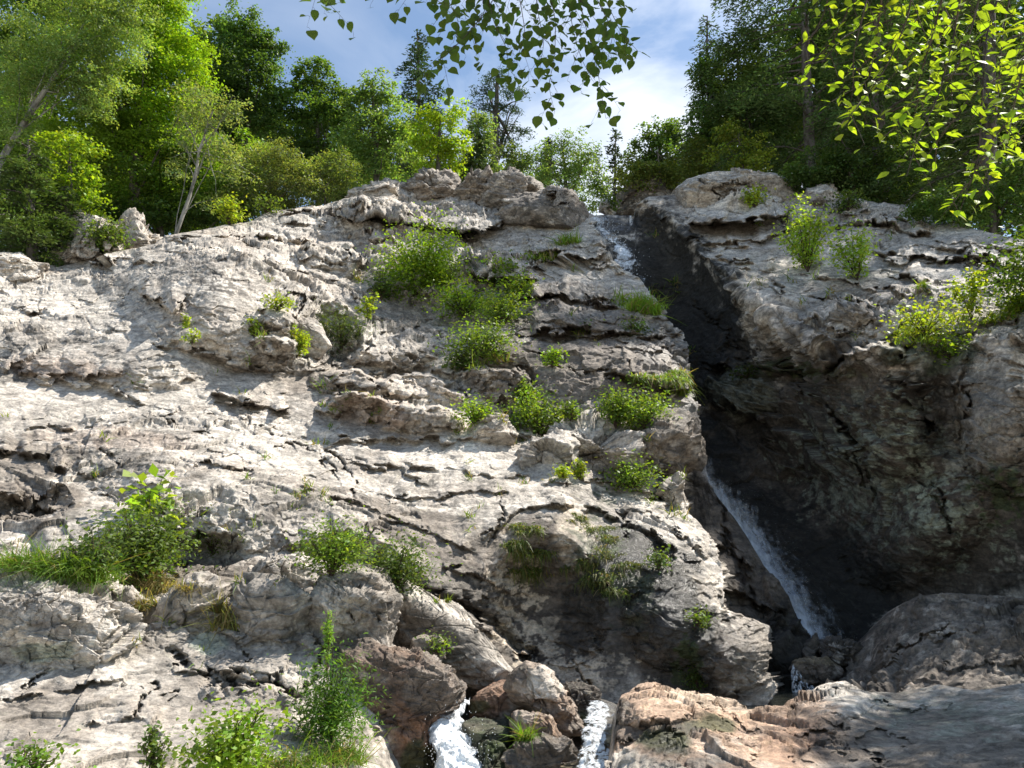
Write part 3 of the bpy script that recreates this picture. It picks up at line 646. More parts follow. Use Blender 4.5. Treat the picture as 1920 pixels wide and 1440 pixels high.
wallR_ = [(u, v, y + 0.25) for u, v, y in lipY[:2]] + lipY[2:] + [(u - 8, v + 30, y + 1.9) for u, v, y in lipY[2:13]] + [(1100, 404, 34), (1180, 404, 34), (1130, 480, 30.5), (1170, 480, 30), (1200, 520, 29), (1160, 440, 32), (1222, 560, 30), (1262, 640, 29), (1300, 700, 27.4), (1325, 780, 25), (1335, 860, 22.6), (1380, 960, 19.6), (1440, 1060, 17.6), (1520, 1150, 16.0), (1560, 1200, 15.6),
         (1400, 720, 24), (1500, 770, 20.8), (1600, 800, 17.6), (1700, 850, 15.3), (1800, 850, 14.1), (1920, 850, 12.6), (2150, 850, 10.4), (1430, 850, 23), (1480, 950, 21), (1560, 1050, 19), (1650, 950, 17.2), (1700, 1000, 16), (1920, 1000, 13.4), (1650, 1120, 17.6), (1750, 1130, 16.2), (1920, 1130, 14),
         (2150, 1100, 10.6), (1100, 700, 26), (1100, 1000, 18), (1100, 1200, 16), (1300, 1200, 16), (1600, 1280, 15), (1300, 1400, 15), (1920, 1400, 12.8), (1600, 1400, 14.5), (2150, 1400, 10.5)]
featR = [
    ('L', 2.4, 22, 36, [(1290, 425), (1320, 418), (1400, 414), (1452, 412), (1475, 400)]), ('L', 0.6, 18, 14, [(1300, 458), (1400, 460), (1470, 440), (1560, 420)]),
    ('L', 0.5, 20, 12, [(1480, 425), (1560, 405), (1640, 412), (1740, 430)]), ('L', 0.6, 20, 16, [(1560, 436), (1640, 428), (1700, 440), (1752, 440)]),
    ('L', 1.2, 24, 20, [(1640, 480), (1700, 490), (1790, 484), (1860, 492)]), ('L', 1.2, 22, 20, [(1800, 500), (1860, 498), (1990, 505)]), ('L', 0.5, 20, 14, [(1740, 460), (1820, 468), (1990, 470)]),
    ('L', 0.5, 18, 14, [(1810, 520), (1870, 528), (1990, 530)]), ('L', 0.6, 22, 20, [(1660, 515), (1700, 520), (1740, 545)]), ('L', 0.5, 20, 14, [(1500, 520), (1600, 530), (1700, 560), (1760, 580)]),
    ('L', 0.4, 20, 12, [(1340, 480), (1400, 490), (1450, 510)]), ('L', 0.4, 18, 12, [(1380, 500), (1440, 530), (1480, 560)]), ('L', 0.45, 20, 14, [(1510, 560), (1600, 570), (1660, 590)]),
    ('L', 0.4, 18, 12, [(1480, 600), (1560, 625), (1640, 632)]), ('L', 0.9, 20, 34, [(1310, 690), (1380, 690), (1480, 700), (1560, 690)]),
    ('L', -0.7, 14, 30, [(1555, 690), (1580, 668), (1640, 645), (1680, 650), (1700, 680)]), ('L', -0.8, 14, 30, [(1815, 660), (1830, 630), (1870, 612), (1920, 620)]), ('C', 0.8, 8, [(1805, 700), (1812, 780), (1800, 850)]),
    ('E', 0.8, 1870, 780, 80, 150, 0, 0.7), ('E', 0.8, 1660, 760, 80, 140, -15, 0.7), ('L', -0.5, 14, 26, [(1560, 545), (1600, 560), (1700, 600), (1760, 650)]),
    ('L', 0.8, 20, 30, [(1700, 690), (1725, 760), (1752, 790), (1748, 830)]), ('E', -0.6, 1780, 790, 50, 90, -20, 1.0), ('E', 0.5, 1400, 740, 70, 40, 10, 0.7),
    ('L', 0.5, 18, 22, [(1330, 780), (1400, 775), (1450, 800)]), ('C', 0.6, 5, [(1460, 620), (1500, 700), (1600, 820), (1660, 900)]), ('C', 0.6, 5, [(1560, 760), (1620, 860), (1650, 960)]),
    ('C', 0.5, 5, [(1700, 850), (1760, 930), (1790, 1030)]), ('L', 0.5, 20, 24, [(1860, 900), (1900, 930), (1990, 930)]), 
    ('E', 0.6, 1720, 1000, 160, 90, -30, 1.0), ('C', 0.4, 4, [(1300, 560), (1380, 640), (1420, 720)]),
]
blobR = [  # dark and deep brown soft blobs paint the gorge and wall shade
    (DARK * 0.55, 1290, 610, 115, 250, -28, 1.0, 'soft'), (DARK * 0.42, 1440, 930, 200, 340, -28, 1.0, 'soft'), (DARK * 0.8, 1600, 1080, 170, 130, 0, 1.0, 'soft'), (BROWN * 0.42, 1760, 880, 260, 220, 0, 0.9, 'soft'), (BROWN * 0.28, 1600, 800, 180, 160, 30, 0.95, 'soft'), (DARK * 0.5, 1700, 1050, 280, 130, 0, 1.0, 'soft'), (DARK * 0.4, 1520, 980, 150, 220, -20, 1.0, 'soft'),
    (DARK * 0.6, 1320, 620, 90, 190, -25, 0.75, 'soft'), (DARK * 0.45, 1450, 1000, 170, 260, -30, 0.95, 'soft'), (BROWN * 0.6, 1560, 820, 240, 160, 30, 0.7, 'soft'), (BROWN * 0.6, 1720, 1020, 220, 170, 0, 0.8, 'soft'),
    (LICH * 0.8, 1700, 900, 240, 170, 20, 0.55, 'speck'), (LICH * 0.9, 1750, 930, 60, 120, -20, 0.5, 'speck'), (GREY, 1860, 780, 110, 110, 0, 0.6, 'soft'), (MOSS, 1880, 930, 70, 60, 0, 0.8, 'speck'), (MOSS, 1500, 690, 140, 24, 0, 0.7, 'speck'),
    (DARK, 1140, 428, 60, 22, 0, 0.85, 'wet'), (DARK * 0.7, 1230, 480, 40, 90, -20, 0.8, 'soft'), (DARK * 0.45, 1560, 1120, 140, 120, 0, 0.95, 'soft'), (BROWN, 1390, 425, 80, 20, 0, 0.5, 'soft'),  # the brown strip on the ledge face and the gorge entries paint shade
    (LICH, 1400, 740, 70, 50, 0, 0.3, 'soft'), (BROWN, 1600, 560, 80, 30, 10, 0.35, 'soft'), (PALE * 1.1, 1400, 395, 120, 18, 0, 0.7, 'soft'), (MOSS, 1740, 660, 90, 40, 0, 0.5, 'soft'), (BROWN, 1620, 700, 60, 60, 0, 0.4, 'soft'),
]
BACKR = [(0.4, -0.1), (1.5, -0.5), (4, -1.0), (9, 1.0), (18, 4), (40, 11), (60, 17)]
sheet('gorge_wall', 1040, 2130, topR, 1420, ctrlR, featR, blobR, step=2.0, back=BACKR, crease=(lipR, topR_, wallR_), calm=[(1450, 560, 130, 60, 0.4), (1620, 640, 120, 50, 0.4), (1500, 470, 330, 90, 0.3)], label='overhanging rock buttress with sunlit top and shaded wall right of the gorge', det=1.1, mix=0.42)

# rock on the left of the lower slide, its colour darkened for the gorge shade
topG = [(1200, 760), (1300, 770), (1318, 860), (1330, 905), (1345, 935), (1390, 990), (1432, 1060), (1478, 1122), (1500, 1170), (1530, 1215), (1545, 1240), (1700, 1300)]
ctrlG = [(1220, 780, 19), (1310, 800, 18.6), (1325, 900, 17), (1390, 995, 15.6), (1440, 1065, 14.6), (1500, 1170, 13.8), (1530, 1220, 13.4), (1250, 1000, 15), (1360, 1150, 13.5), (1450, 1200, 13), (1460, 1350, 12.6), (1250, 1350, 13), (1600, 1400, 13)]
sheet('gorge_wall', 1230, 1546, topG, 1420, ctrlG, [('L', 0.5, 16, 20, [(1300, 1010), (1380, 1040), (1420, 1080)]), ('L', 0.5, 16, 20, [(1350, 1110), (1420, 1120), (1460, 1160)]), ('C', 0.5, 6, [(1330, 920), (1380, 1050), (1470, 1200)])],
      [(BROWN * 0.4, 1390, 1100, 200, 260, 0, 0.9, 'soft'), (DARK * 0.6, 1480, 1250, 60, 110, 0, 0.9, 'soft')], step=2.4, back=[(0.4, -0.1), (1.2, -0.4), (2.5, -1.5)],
      label='wet shaded rock between the rock face and the lower water slide', det=0.7, mix=0.8)

# ------------------------------------------------------------------ shaded rock at the lower right, and the rocks in front of the stream
topS = [(1480, 1400), (1540, 1390), (1575, 1290), (1590, 1268), (1612, 1222), (1640, 1182), (1680, 1140), (1720, 1118), (1780, 1112), (1850, 1116), (1920, 1122), (2100, 1130)]
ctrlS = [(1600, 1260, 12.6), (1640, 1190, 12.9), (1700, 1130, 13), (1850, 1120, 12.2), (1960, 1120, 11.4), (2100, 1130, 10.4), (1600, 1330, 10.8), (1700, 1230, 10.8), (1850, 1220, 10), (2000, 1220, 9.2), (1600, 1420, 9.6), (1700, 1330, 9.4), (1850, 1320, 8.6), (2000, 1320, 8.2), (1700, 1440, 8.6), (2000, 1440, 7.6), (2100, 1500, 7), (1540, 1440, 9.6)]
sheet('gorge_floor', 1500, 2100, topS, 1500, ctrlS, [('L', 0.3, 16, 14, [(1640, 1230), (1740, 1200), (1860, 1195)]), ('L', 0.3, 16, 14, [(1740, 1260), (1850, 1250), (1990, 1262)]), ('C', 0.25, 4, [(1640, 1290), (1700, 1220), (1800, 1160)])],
      [(BROWN * 0.7, 1880, 1280, 120, 60, 0, 0.5, 'soft')], step=2.2, back=[(0.3, -0.1), (1, -0.4), (2, -1.5)], label='shaded rock slope beneath the overhanging buttress', det=0.7, mix=0.7, amp=1.1, facet=2.0, base=(GREY, BROWN))  # darker base colours stand in for shade on this slope

topF = [(1105, 1480), (1140, 1450), (1150, 1410), (1156, 1340), (1168, 1308), (1200, 1292), (1225, 1287), (1262, 1303), (1300, 1303), (1370, 1312), (1402, 1332), (1478, 1334), (1492, 1312), (1530, 1296), (1550, 1282), (1585, 1277), (1620, 1296), (1680, 1300), (1760, 1284), (1830, 1296), (1920, 1282), (2060, 1280)]
ctrlF = [(1120, 1345, 6.6), (1225, 1288, 7), (1300, 1304, 7), (1400, 1333, 6.9), (1480, 1334, 7), (1570, 1280, 7.7), (1680, 1300, 7.6), (1760, 1286, 7.6), (1920, 1284, 7.2), (2060, 1282, 6.8),
         (1200, 1340, 6.2), (1300, 1370, 5.8), (1450, 1390, 5.7), (1600, 1350, 6.3), (1750, 1360, 6.1), (1920, 1360, 5.8), (1130, 1440, 5.7), (1300, 1440, 5.1), (1500, 1440, 5.1), (1700, 1440, 5.1), (1920, 1440, 4.8), (2060, 1440, 4.6), (1130, 1560, 5), (1500, 1560, 4.4), (2060, 1560, 3.9)]
featF = [('L', 0.3, 18, 14, [(1140, 1385), (1190, 1390), (1250, 1378), (1330, 1375)]), ('L', -0.25, 12, 26, [(1260, 1400), (1300, 1375), (1350, 1385), (1420, 1420)]), ('L', 0.3, 20, 22, [(1600, 1395), (1640, 1370), (1690, 1378), (1712, 1410)]),
         ('L', -0.3, 12, 26, [(1480, 1430), (1530, 1395), (1600, 1400), (1660, 1440)]), ('E', 0.25, 1560, 1330, 90, 40, -20, 0.8), ('E', 0.3, 1230, 1330, 90, 36, 0, 0.8), ('L', 0.2, 18, 10, [(1300, 1320), (1380, 1350), (1440, 1390)]),
         ('C', 0.15, 4, [(1290, 1305), (1330, 1350), (1420, 1380)]), ('L', 0.25, 20, 16, [(1620, 1310), (1700, 1330), (1790, 1322)])]
blobF = [(PINK, 1260, 1350, 210, 90, 5, 0.85, 'soft'), (PINK * 0.95, 1440, 1380, 160, 90, 10, 0.8, 'soft'), (CREAM, 1340, 1325, 90, 20, 10, 0.5, 'soft'), (MOSS, 1330, 1370, 70, 22, 0, 0.8, 'soft'), (DARK, 1250, 1385, 90, 30, 0, 0.7, 'wet'),
         (MOSS, 1250, 1395, 60, 25, 0, 0.7, 'wet'), (RUST, 1480, 1400, 80, 50, 0, 0.5, 'soft'), (DARK, 1300, 1430, 110, 25, 0, 0.5, 'wet'), (BROWN, 1760, 1400, 220, 70, 0, 0.8, 'soft'), (BROWN, 1560, 1420, 90, 30, 0, 0.6, 'soft'),
         (LICH * 0.8, 1800, 1340, 200, 50, 0, 0.4, 'speck'), (DARK, 1150, 1340, 35, 30, 0, 0.7, 'wet')]
sheet('stream_bank', 1105, 2060, topF, 1540, ctrlF, featF, blobF, step=2.0, back=[(0.2, -0.05), (0.5, -0.2), (1.0, -0.7), (1.6, -1.5)], label='pinkish and grey rounded bedrock in front of the plunge pool', det=0.42, mix=0.4, amp=0.7, facet=1.4)

# bed of the stream between the two small falls
topB = [(760, 1330), (860, 1320), (900, 1300), (1000, 1270), (1100, 1300), (1180, 1330), (1240, 1340)]
ctrlB = [(780, 1340, 8.2), (1000, 1290, 9.4), (1200, 1340, 8.6), (800, 1440, 7.2), (1000, 1440, 7.2), (1200, 1440, 7.2), (1000, 1600, 6.2), (800, 1600, 6.3), (1200, 1600, 6.2)]
sheet('stream_bed', 760, 1240, topB, 1560, ctrlB, [('E', 0.3, 960, 1380, 90, 70, 0, 0.7)], [(DARK, 1000, 1400, 300, 160, 0, 0.85, 'wet')], step=3, back=[(0.3, -0.1), (1, -1.0)], label='dark wet stream bed under the small falls', det=0.5, mix=0.9)
# ------------------------------------------------------------------ boulders and blocks that stand clear of the bedrock
B = boulder
GT = 'weathered blocks along the top of the rock face'
B('boulder', [(752, 374), (760, 345), (784, 328), (812, 324), (846, 326), (860, 340), (858, 366), (846, 380), (800, 384)], 38.2, 1.4, 'rounded dark grey block on the skyline left of the fractured block', group=GT, base=(GREY, BROWN), det=0.9, mix=0.5)
B('boulder', [(846, 384), (862, 345), (884, 326), (906, 324), (920, 348), (922, 366), (900, 382)], 37.6, 1.2, 'steeply split rock block on the skyline between the rounded block and the jagged ridge', group=GT, base=(GREY, BROWN), det=0.9)
B('boulder', [(916, 378), (920, 350), (940, 336), (980, 334), (1006, 346), (1030, 372), (1018, 396), (950, 396)], 37, 1.4, 'low jagged ridge block behind the big dark headwall block', group=GT, base=(GREY, BROWN), det=0.9)
B('boulder', [(935, 400), (960, 378), (1010, 366), (1030, 355), (1065, 354), (1088, 366), (1102, 392), (1108, 420), (1100, 452), (1040, 440), (990, 425), (945, 420)], 33.6, 1.7, 'big dark lichen covered block beside the lip of the upper waterfall', group=GT, base=(GREY, BROWN), mix=0.75, det=1.0,
  feats=[('L', 0.8, 10, 12, [(1020, 366), (1050, 362), (1075, 372)])], blobs=[(DARK, 1020, 400, 90, 40, 0, 0.5, 'speck')])
B('boulder', [(650, 388), (664, 360), (700, 346), (752, 342), (764, 362), (750, 388), (700, 396)], 37.0, 1.3, 'pale low rock on the skyline at the left end of the blocks', group=GT, det=0.9)
B('boulder', [(655, 404), (690, 370), (730, 366), (752, 380), (750, 398), (700, 408)], 34.5, 1.0, 'small pale rounded rock just below the skyline blocks', group=GT, det=0.8)
B('boulder', [(1122, 398), (1128, 378), (1140, 370), (1158, 402), (1150, 410)], 36.5, 0.6, 'small leaning pale slab standing in the notch above the upper waterfall', base=(PALE, GREY), det=0.6)
B('boulder', [(1158, 404), (1166, 346), (1184, 318), (1212, 306), (1250, 326), (1270, 372), (1225, 408)], 41, 2.2, 'dark rock outcrop under the trees beyond the upper waterfall', cat='outcrop', base=(BROWN, DARK), det=1.1, mix=0.4)
B('boulder', [(1240, 392), (1262, 358), (1288, 336), (1340, 326), (1400, 324), (1460, 330), (1496, 344), (1502, 374), (1470, 398), (1360, 404)], 33.4, 2.2, 'long whaleback capstone on top of the right buttress', base=(PALE, GREY), mix=0.55, det=1.0,
  feats=[('L', 0.5, 10, 10, [(1300, 352), (1400, 346), (1480, 360)]), ('C', 0.5, 4, [(1320, 330), (1350, 390)])])
B('boulder', [(1506, 380), (1512, 352), (1536, 347), (1562, 354), (1582, 376), (1556, 390)], 32, 1.2, 'small grey rounded rock right of the long capstone', det=0.8, mix=0.6)
B('boulder', [(1562, 582), (1568, 570), (1592, 572), (1640, 590), (1684, 612), (1712, 630), (1660, 634), (1612, 632), (1580, 606)], 17.6, 0.7, 'loose tilted slab lying on top of the right buttress', base=(GREY, BROWN), mix=0.4, det=0.5, p=3.2)
B('boulder', [(-160, 520), (-120, 470), (-20, 474), (36, 476), (60, 490), (88, 494), (80, 520), (0, 540)], 24.2, 1.4, 'smooth very pale rock at the left edge under the hemlock', base=(PALE * 1.15, PALE), det=0.8, layer=0.6)
B('boulder', [(200, 500), (212, 446), (236, 408), (258, 402), (276, 436), (300, 462), (290, 496), (240, 506)], 28.6, 1.2, 'grey split rock at the right end of the pale outcrop', cat='outcrop', base=(PALE, GREY), det=1.2, mix=0.6, cuts=3, amp=0.8)
B('boulder', [(84, 500), (104, 462), (128, 420), (150, 408), (176, 404), (204, 420), (232, 446), (240, 470), (226, 496), (180, 506), (120, 512)], 28, 1.8, 'pale jagged outcrop at the foot of the left trees', cat='outcrop', base=(PALE, GREY), det=1.2, mix=0.4, cuts=2, amp=0.8, feats=[('C', 0.6, 5, [(190, 410), (200, 480)])])
# blocks in the middle of the face
GM = 'blocks lodged in the middle of the rock face'
B('boulder', [(868, 826), (884, 796), (920, 782), (946, 784), (968, 824), (930, 834)], 16.5, 0.7, 'wedge shaped block left of the round leafy bush', group=GM, sink=0.12, det=0.5, mix=0.5)
B('boulder', [(1018, 838), (1040, 808), (1086, 798), (1140, 802), (1168, 816), (1172, 860), (1168, 912), (1120, 916), (1060, 880)], 16.0, 1.0, 'large cracked pale block below the round leafy bush', group=GM, sink=0.12, det=0.7, mix=0.45, blobs=[(BROWN, 1130, 880, 60, 40, 0, 0.6, 'soft')])
B('boulder', [(984, 848), (1000, 822), (1040, 822), (1072, 842), (1080, 880), (1050, 905), (1006, 896)], 15.5, 0.7, 'grey squarish block left of the large cracked block', group=GM, sink=0.12, det=0.6, mix=0.6)
B('boulder', [(862, 730), (880, 696), (930, 686), (975, 700), (990, 730), (960, 752), (900, 754)], 19.4, 0.7, 'rounded pale block under the dense herb clump', group=GM, sink=0.12, det=0.6)
B('boulder', [(1080, 796), (1090, 762), (1120, 748), (1134, 776), (1150, 790), (1120, 800)], 18, 0.5, 'small grey block between two leafy bushes near the gorge edge', group=GM, sink=0.12, det=0.5, mix=0.7)
B('boulder', [(1170, 912), (1176, 850), (1220, 800), (1290, 780), (1296, 830), (1282, 878), (1232, 884), (1216, 906)], 16.6, 1.0, 'dark split block overhanging the gorge edge', group=GM, sink=0.12, amp=0.3, cuts=9, base=(BROWN, GREY), det=0.8, mix=0.35)
B('boulder', [(498, 628), (520, 600), (560, 586), (596, 600), (622, 640), (600, 664), (540, 660)], 19.6, 0.8, 'rounded block left of the dark feathery bush', group=GM, sink=0.12, det=0.6, mix=0.5)
B('boulder', [(1238, 920), (1262, 892), (1284, 876), (1286, 930), (1284, 964), (1258, 950)], 14.9, 0.4, 'stack of thin wet plates at the gorge edge under the dark split block', group=GM, sink=0.12, base=(PALE, BROWN), det=0.4, layer=2.0, blobs=[(PALE, 1265, 920, 60, 60, 0, 0.5, 'wet')])
# blocks in front at the left
GF = 'blocks of the ledge in the left foreground'
B('boulder', [(-160, 1300), (-160, 1110), (-60, 1092), (60, 1098), (140, 1098), (180, 1118), (210, 1150), (232, 1180), (244, 1215), (236, 1262), (150, 1300), (60, 1330)], 7.3, 0.75, 'very pale smooth humped rock at the left edge below the grass', group=GF, base=(PALE * 1.02, PALE * 0.85), mix=0.4, det=0.42, layer=1.3, amp=0.7, facet=1.6, cuts=3,
  blobs=[(LICH, 75, 1222, 60, 20, 0, 0.7, 'soft'), (BROWN, 90, 1180, 40, 14, 0, 0.5, 'soft'), (DARK, 60, 1215, 50, 20, 0, 0.5, 'speck')])
B('boulder', [(196, 1136), (212, 1112), (236, 1106), (256, 1130), (262, 1156), (240, 1160), (214, 1152)], 7.9, 0.25, 'small rounded stone between the pale hump and the striped block', group=GF, sink=0.25, det=0.3)
B('boulder', [(268, 1176), (276, 1150), (330, 1126), (350, 1096), (392, 1090), (402, 1140), (396, 1178), (330, 1184)], 7.7, 0.4, 'striped angular block with a dark shaded left end', group=GF, sink=0.25, det=0.4, mix=0.5, layer=1.4, feats=[('C', 0.15, 4, [(340, 1120), (356, 1180)]), ('C', 0.12, 4, [(372, 1100), (380, 1180)])])
B('boulder', [(398, 1110), (420, 1092), (500, 1060), (560, 1048), (600, 1052), (610, 1086), (590, 1110), (500, 1112), (440, 1124)], 8.4, 0.5, 'long pale block behind the flat faced block', group=GF, sink=0.25, det=0.4, base=(PALE, GREY), mix=0.35)
B('boulder', [(444, 1182), (450, 1130), (470, 1096), (520, 1092), (576, 1120), (562, 1176), (540, 1190), (480, 1188)], 7.6, 0.35, 'flat faced grey block beside the dry grass', group=GF, sink=0.25, det=0.35, p=4, mix=0.7, facet=0.6)
B('boulder', [(566, 1190), (580, 1130), (600, 1084), (612, 1070), (680, 1072), (710, 1082), (740, 1130), (730, 1190), (690, 1206), (620, 1200)], 7.7, 0.5, 'broken block with slots behind the tall green herb', group=GF, sink=0.25, det=0.5, mix=0.6, feats=[('C', 0.15, 4, [(660, 1140), (666, 1170)]), ('C', 0.15, 4, [(700, 1140), (716, 1165)]), ('L', -0.2, 10, 14, [(600, 1106), (650, 1100), (720, 1110)])])
B('boulder', [(716, 1196), (708, 1130), (700, 1102), (740, 1096), (800, 1118), (862, 1150), (925, 1200), (975, 1254), (948, 1278), (890, 1272), (850, 1256), (800, 1222)], 8.6, 0.6, 'long striped slab dipping down to the left small fall', group=GF, sink=0.1, cuts=0, det=0.5, mix=0.5, layer=1.8, blobs=[(BROWN, 800, 1190, 70, 40, 20, 0.8, 'soft'), (DARK, 850, 1240, 60, 30, 20, 0.5, 'soft'), (PALE, 800, 1120, 160, 18, 28, 0.8, 'soft')])
B('boulder', [(766, 1226), (770, 1200), (788, 1188), (830, 1200), (838, 1226), (800, 1236)], 7.9, 0.2, 'dark angular stone in the hollow under the dipping slab', group=GF, sink=0.25, base=(BROWN, GREY), det=0.3)
# around the small falls
GW = 'wet rocks between and beside the two small falls'
B('boulder', [(640, 1330), (640, 1216), (700, 1206), (780, 1228), (840, 1254), (862, 1294), (846, 1330), (812, 1340), (806, 1440), (800, 1520), (640, 1520)], 7.35, 0.6, 'rusty brown rock wall left of the left small fall', group=GW, cuts=2, det=0.45, base=(RUST * 0.9, BROWN), mix=0.4, blobs=[(RUST, 790, 1370, 60, 90, 0, 0.85, 'soft'), (BROWN, 820, 1290, 60, 50, 0, 0.85, 'wet'), (MOSS, 790, 1430, 50, 40, 0, 0.8, 'wet'), (DARK, 720, 1310, 40, 70, 0, 0.4, 'soft')],
  feats=[('L', 0.2, 14, 14, [(660, 1250), (720, 1262), (780, 1280)]), ('L', -0.2, 10, 20, [(660, 1370), (720, 1340), (780, 1390)])])
B('boulder', [(880, 1330), (884, 1304), (930, 1280), (970, 1282), (1000, 1296), (996, 1330), (940, 1340)], 8.0, 0.4, 'reddish brown rock at the top of the left small fall', group=GW, cuts=4, sink=0.25, det=0.4, base=(RUST, BROWN), mix=0.4, blobs=[(MOSS, 890, 1325, 30, 16, 0, 0.7, 'wet')])
B('boulder', [(940, 1290), (950, 1262), (985, 1238), (1020, 1248), (1056, 1290), (1080, 1340), (1092, 1384), (1060, 1370), (1010, 1340), (960, 1318)], 7.6, 0.4, 'pinkish pointed wedge of rock between the two small falls', group=GW, cuts=3, det=0.4, base=(PINK * 0.8, GREY), mix=0.45, feats=[('C', 0.12, 4, [(1010, 1300), (1040, 1360)])], blobs=[(PALE, 1030, 1275, 40, 30, 0, 0.7, 'soft')])
B('boulder', [(868, 1400), (866, 1356), (890, 1340), (940, 1345), (972, 1362), (968, 1400), (930, 1420), (900, 1430)], 7.3, 0.4, 'moss covered boulder right beside the left small fall', group=GW, cuts=4, sink=0.25, det=0.35, base=(MOSS, DARK), mix=0.45, layer=0.4)
B('boulder', [(884, 1520), (888, 1418), (910, 1392), (940, 1404), (966, 1440), (972, 1520)], 6.9, 0.35, 'lower mossy boulder at the foot of the left small fall', group=GW, cuts=4, sink=0.25, det=0.35, base=(MOSS, DARK), mix=0.5, layer=0.4)
B('boulder', [(952, 1380), (968, 1340), (1010, 1340), (1030, 1352), (1070, 1384), (1082, 1410), (1030, 1420), (980, 1424)], 7.1, 0.35, 'brown block with a grass tuft between the falls', group=GW, cuts=4, sink=0.25, det=0.35, base=(PINK * 0.8, BROWN), mix=0.5)
B('boulder', [(958, 1440), (980, 1396), (1020, 1384), (1060, 1398), (1080, 1424), (1086, 1500), (960, 1510)], 6.7, 0.35, 'dark glistening boulder at the bottom between the falls', group=GW, cuts=4, sink=0.25, det=0.35, base=(BROWN, DARK), mix=0.4, blobs=[(BROWN, 1020, 1430, 80, 60, 0, 0.8, 'wet')])
B('boulder', [(1058, 1330), (1066, 1288), (1090, 1284), (1126, 1300), (1110, 1330), (1096, 1392), (1078, 1380)], 7.9, 0.3, 'narrow dark rock left of the right small fall', group=GW, cuts=4, sink=0.25, det=0.35, base=(BROWN, DARK), mix=0.4, blobs=[(MOSS, 1090, 1370, 30, 40, 0, 0.8, 'wet')])
B('boulder', [(1090, 1420), (1140, 1386), (1190, 1376), (1250, 1384), (1270, 1410), (1220, 1450), (1120, 1500), (1080, 1480)], 6.5, 0.3, 'yellowish wet shelf of rock under the right small fall', group=GW, cuts=4, sink=0.25, det=0.35, base=(np.array([0.30, 0.24, 0.12]), BROWN), mix=0.4, blobs=[(BROWN, 1170, 1420, 80, 40, 0, 0.3, 'wet')])
# in the plunge pool
GP = 'dark boulders in the plunge pool'
B('boulder', [(1498, 1232), (1506, 1210), (1524, 1200), (1534, 1214), (1530, 1236), (1510, 1240)], 13.2, 0.35, 'small pointed dark boulder at the foot of the water slide', group=GP, det=0.35, base=(BROWN * 0.7, DARK), mix=0.5)
B('boulder', [(1532, 1236), (1538, 1212), (1560, 1202), (1600, 1208), (1616, 1226), (1606, 1256), (1570, 1262)], 13.1, 0.5, 'dark boulder right of the foot of the water slide', group=GP, det=0.35, base=(BROWN * 0.6, DARK), mix=0.6)
B('boulder', [(1482, 1256), (1490, 1240), (1520, 1234), (1556, 1236), (1574, 1254), (1560, 1278), (1510, 1280)], 12.2, 0.4, 'flat topped brown boulder lying across the plunge pool', group=GP, det=0.35, base=(BROWN * 1.2, BROWN), mix=0.5, layer=0.5, blobs=[(np.array([0.26, 0.2, 0.11]), 1530, 1240, 50, 10, 0, 0.6, 'wet')])
# ------------------------------------------------------------------ foliage, bark and water materials
def leaf_material(name, trans=0.5, tint=(1.4, 1.34, 0.36), rough=0.5, spec=0.3):
    m, t = new_mat(name); N = t.nodes.new; K = t.links.new
    o = N('ShaderNodeOutputMaterial'); b = N('ShaderNodeBsdfPrincipled'); tr = N('ShaderNodeBsdfTranslucent'); mx = N('ShaderNodeMixShader')
    a = N('ShaderNodeAttribute'); a.attribute_name = 'Col'
    nz_ = N('ShaderNodeTexNoise'); nz_.inputs['Scale'].default_value = 40; nz_.inputs['Detail'].default_value = 3
    co = N('ShaderNodeTexCoord'); K(co.outputs['Object'], nz_.inputs['Vector'])
    mr = N('ShaderNodeMapRange'); mr.inputs['To Min'].default_value = 0.75; mr.inputs['To Max'].default_value = 1.25; K(nz_.outputs['Fac'], mr.inputs['Value'])
    s = N('ShaderNodeVectorMath'); s.operation = 'SCALE'; K(a.outputs['Color'], s.inputs[0]); K(mr.outputs['Result'], s.inputs['Scale'])
    v = N('ShaderNodeVectorMath'); v.operation = 'MULTIPLY'; v.inputs[1].default_value = tint
    K(s.outputs['Vector'], v.inputs[0]); K(s.outputs['Vector'], b.inputs['Base Color']); K(v.outputs['Vector'], tr.inputs['Color'])
    b.inputs['Roughness'].default_value = rough; b.inputs['Specular IOR Level'].default_value = spec
    mx.inputs['Fac'].default_value = trans
    K(b.outputs['BSDF'], mx.inputs[1]); K(tr.outputs['BSDF'], mx.inputs[2]); K(mx.outputs['Shader'], o.inputs['Surface'])
    return m
LEAF = leaf_material('leaf', 0.5)
NEAR = leaf_material('near_leaf', 0.55, (1.6, 1.5, 0.3), 0.55, 0.2)
NEEDLE = leaf_material('needle', 0.25, (1.2, 1.2, 0.5), 0.55, 0.25)
GRASSM = leaf_material('grass_blade', 0.45, (1.4, 1.3, 0.4), 0.5, 0.3)
MOSSM = leaf_material('moss', 0.15, (1.2, 1.2, 0.5), 0.8, 0.1)

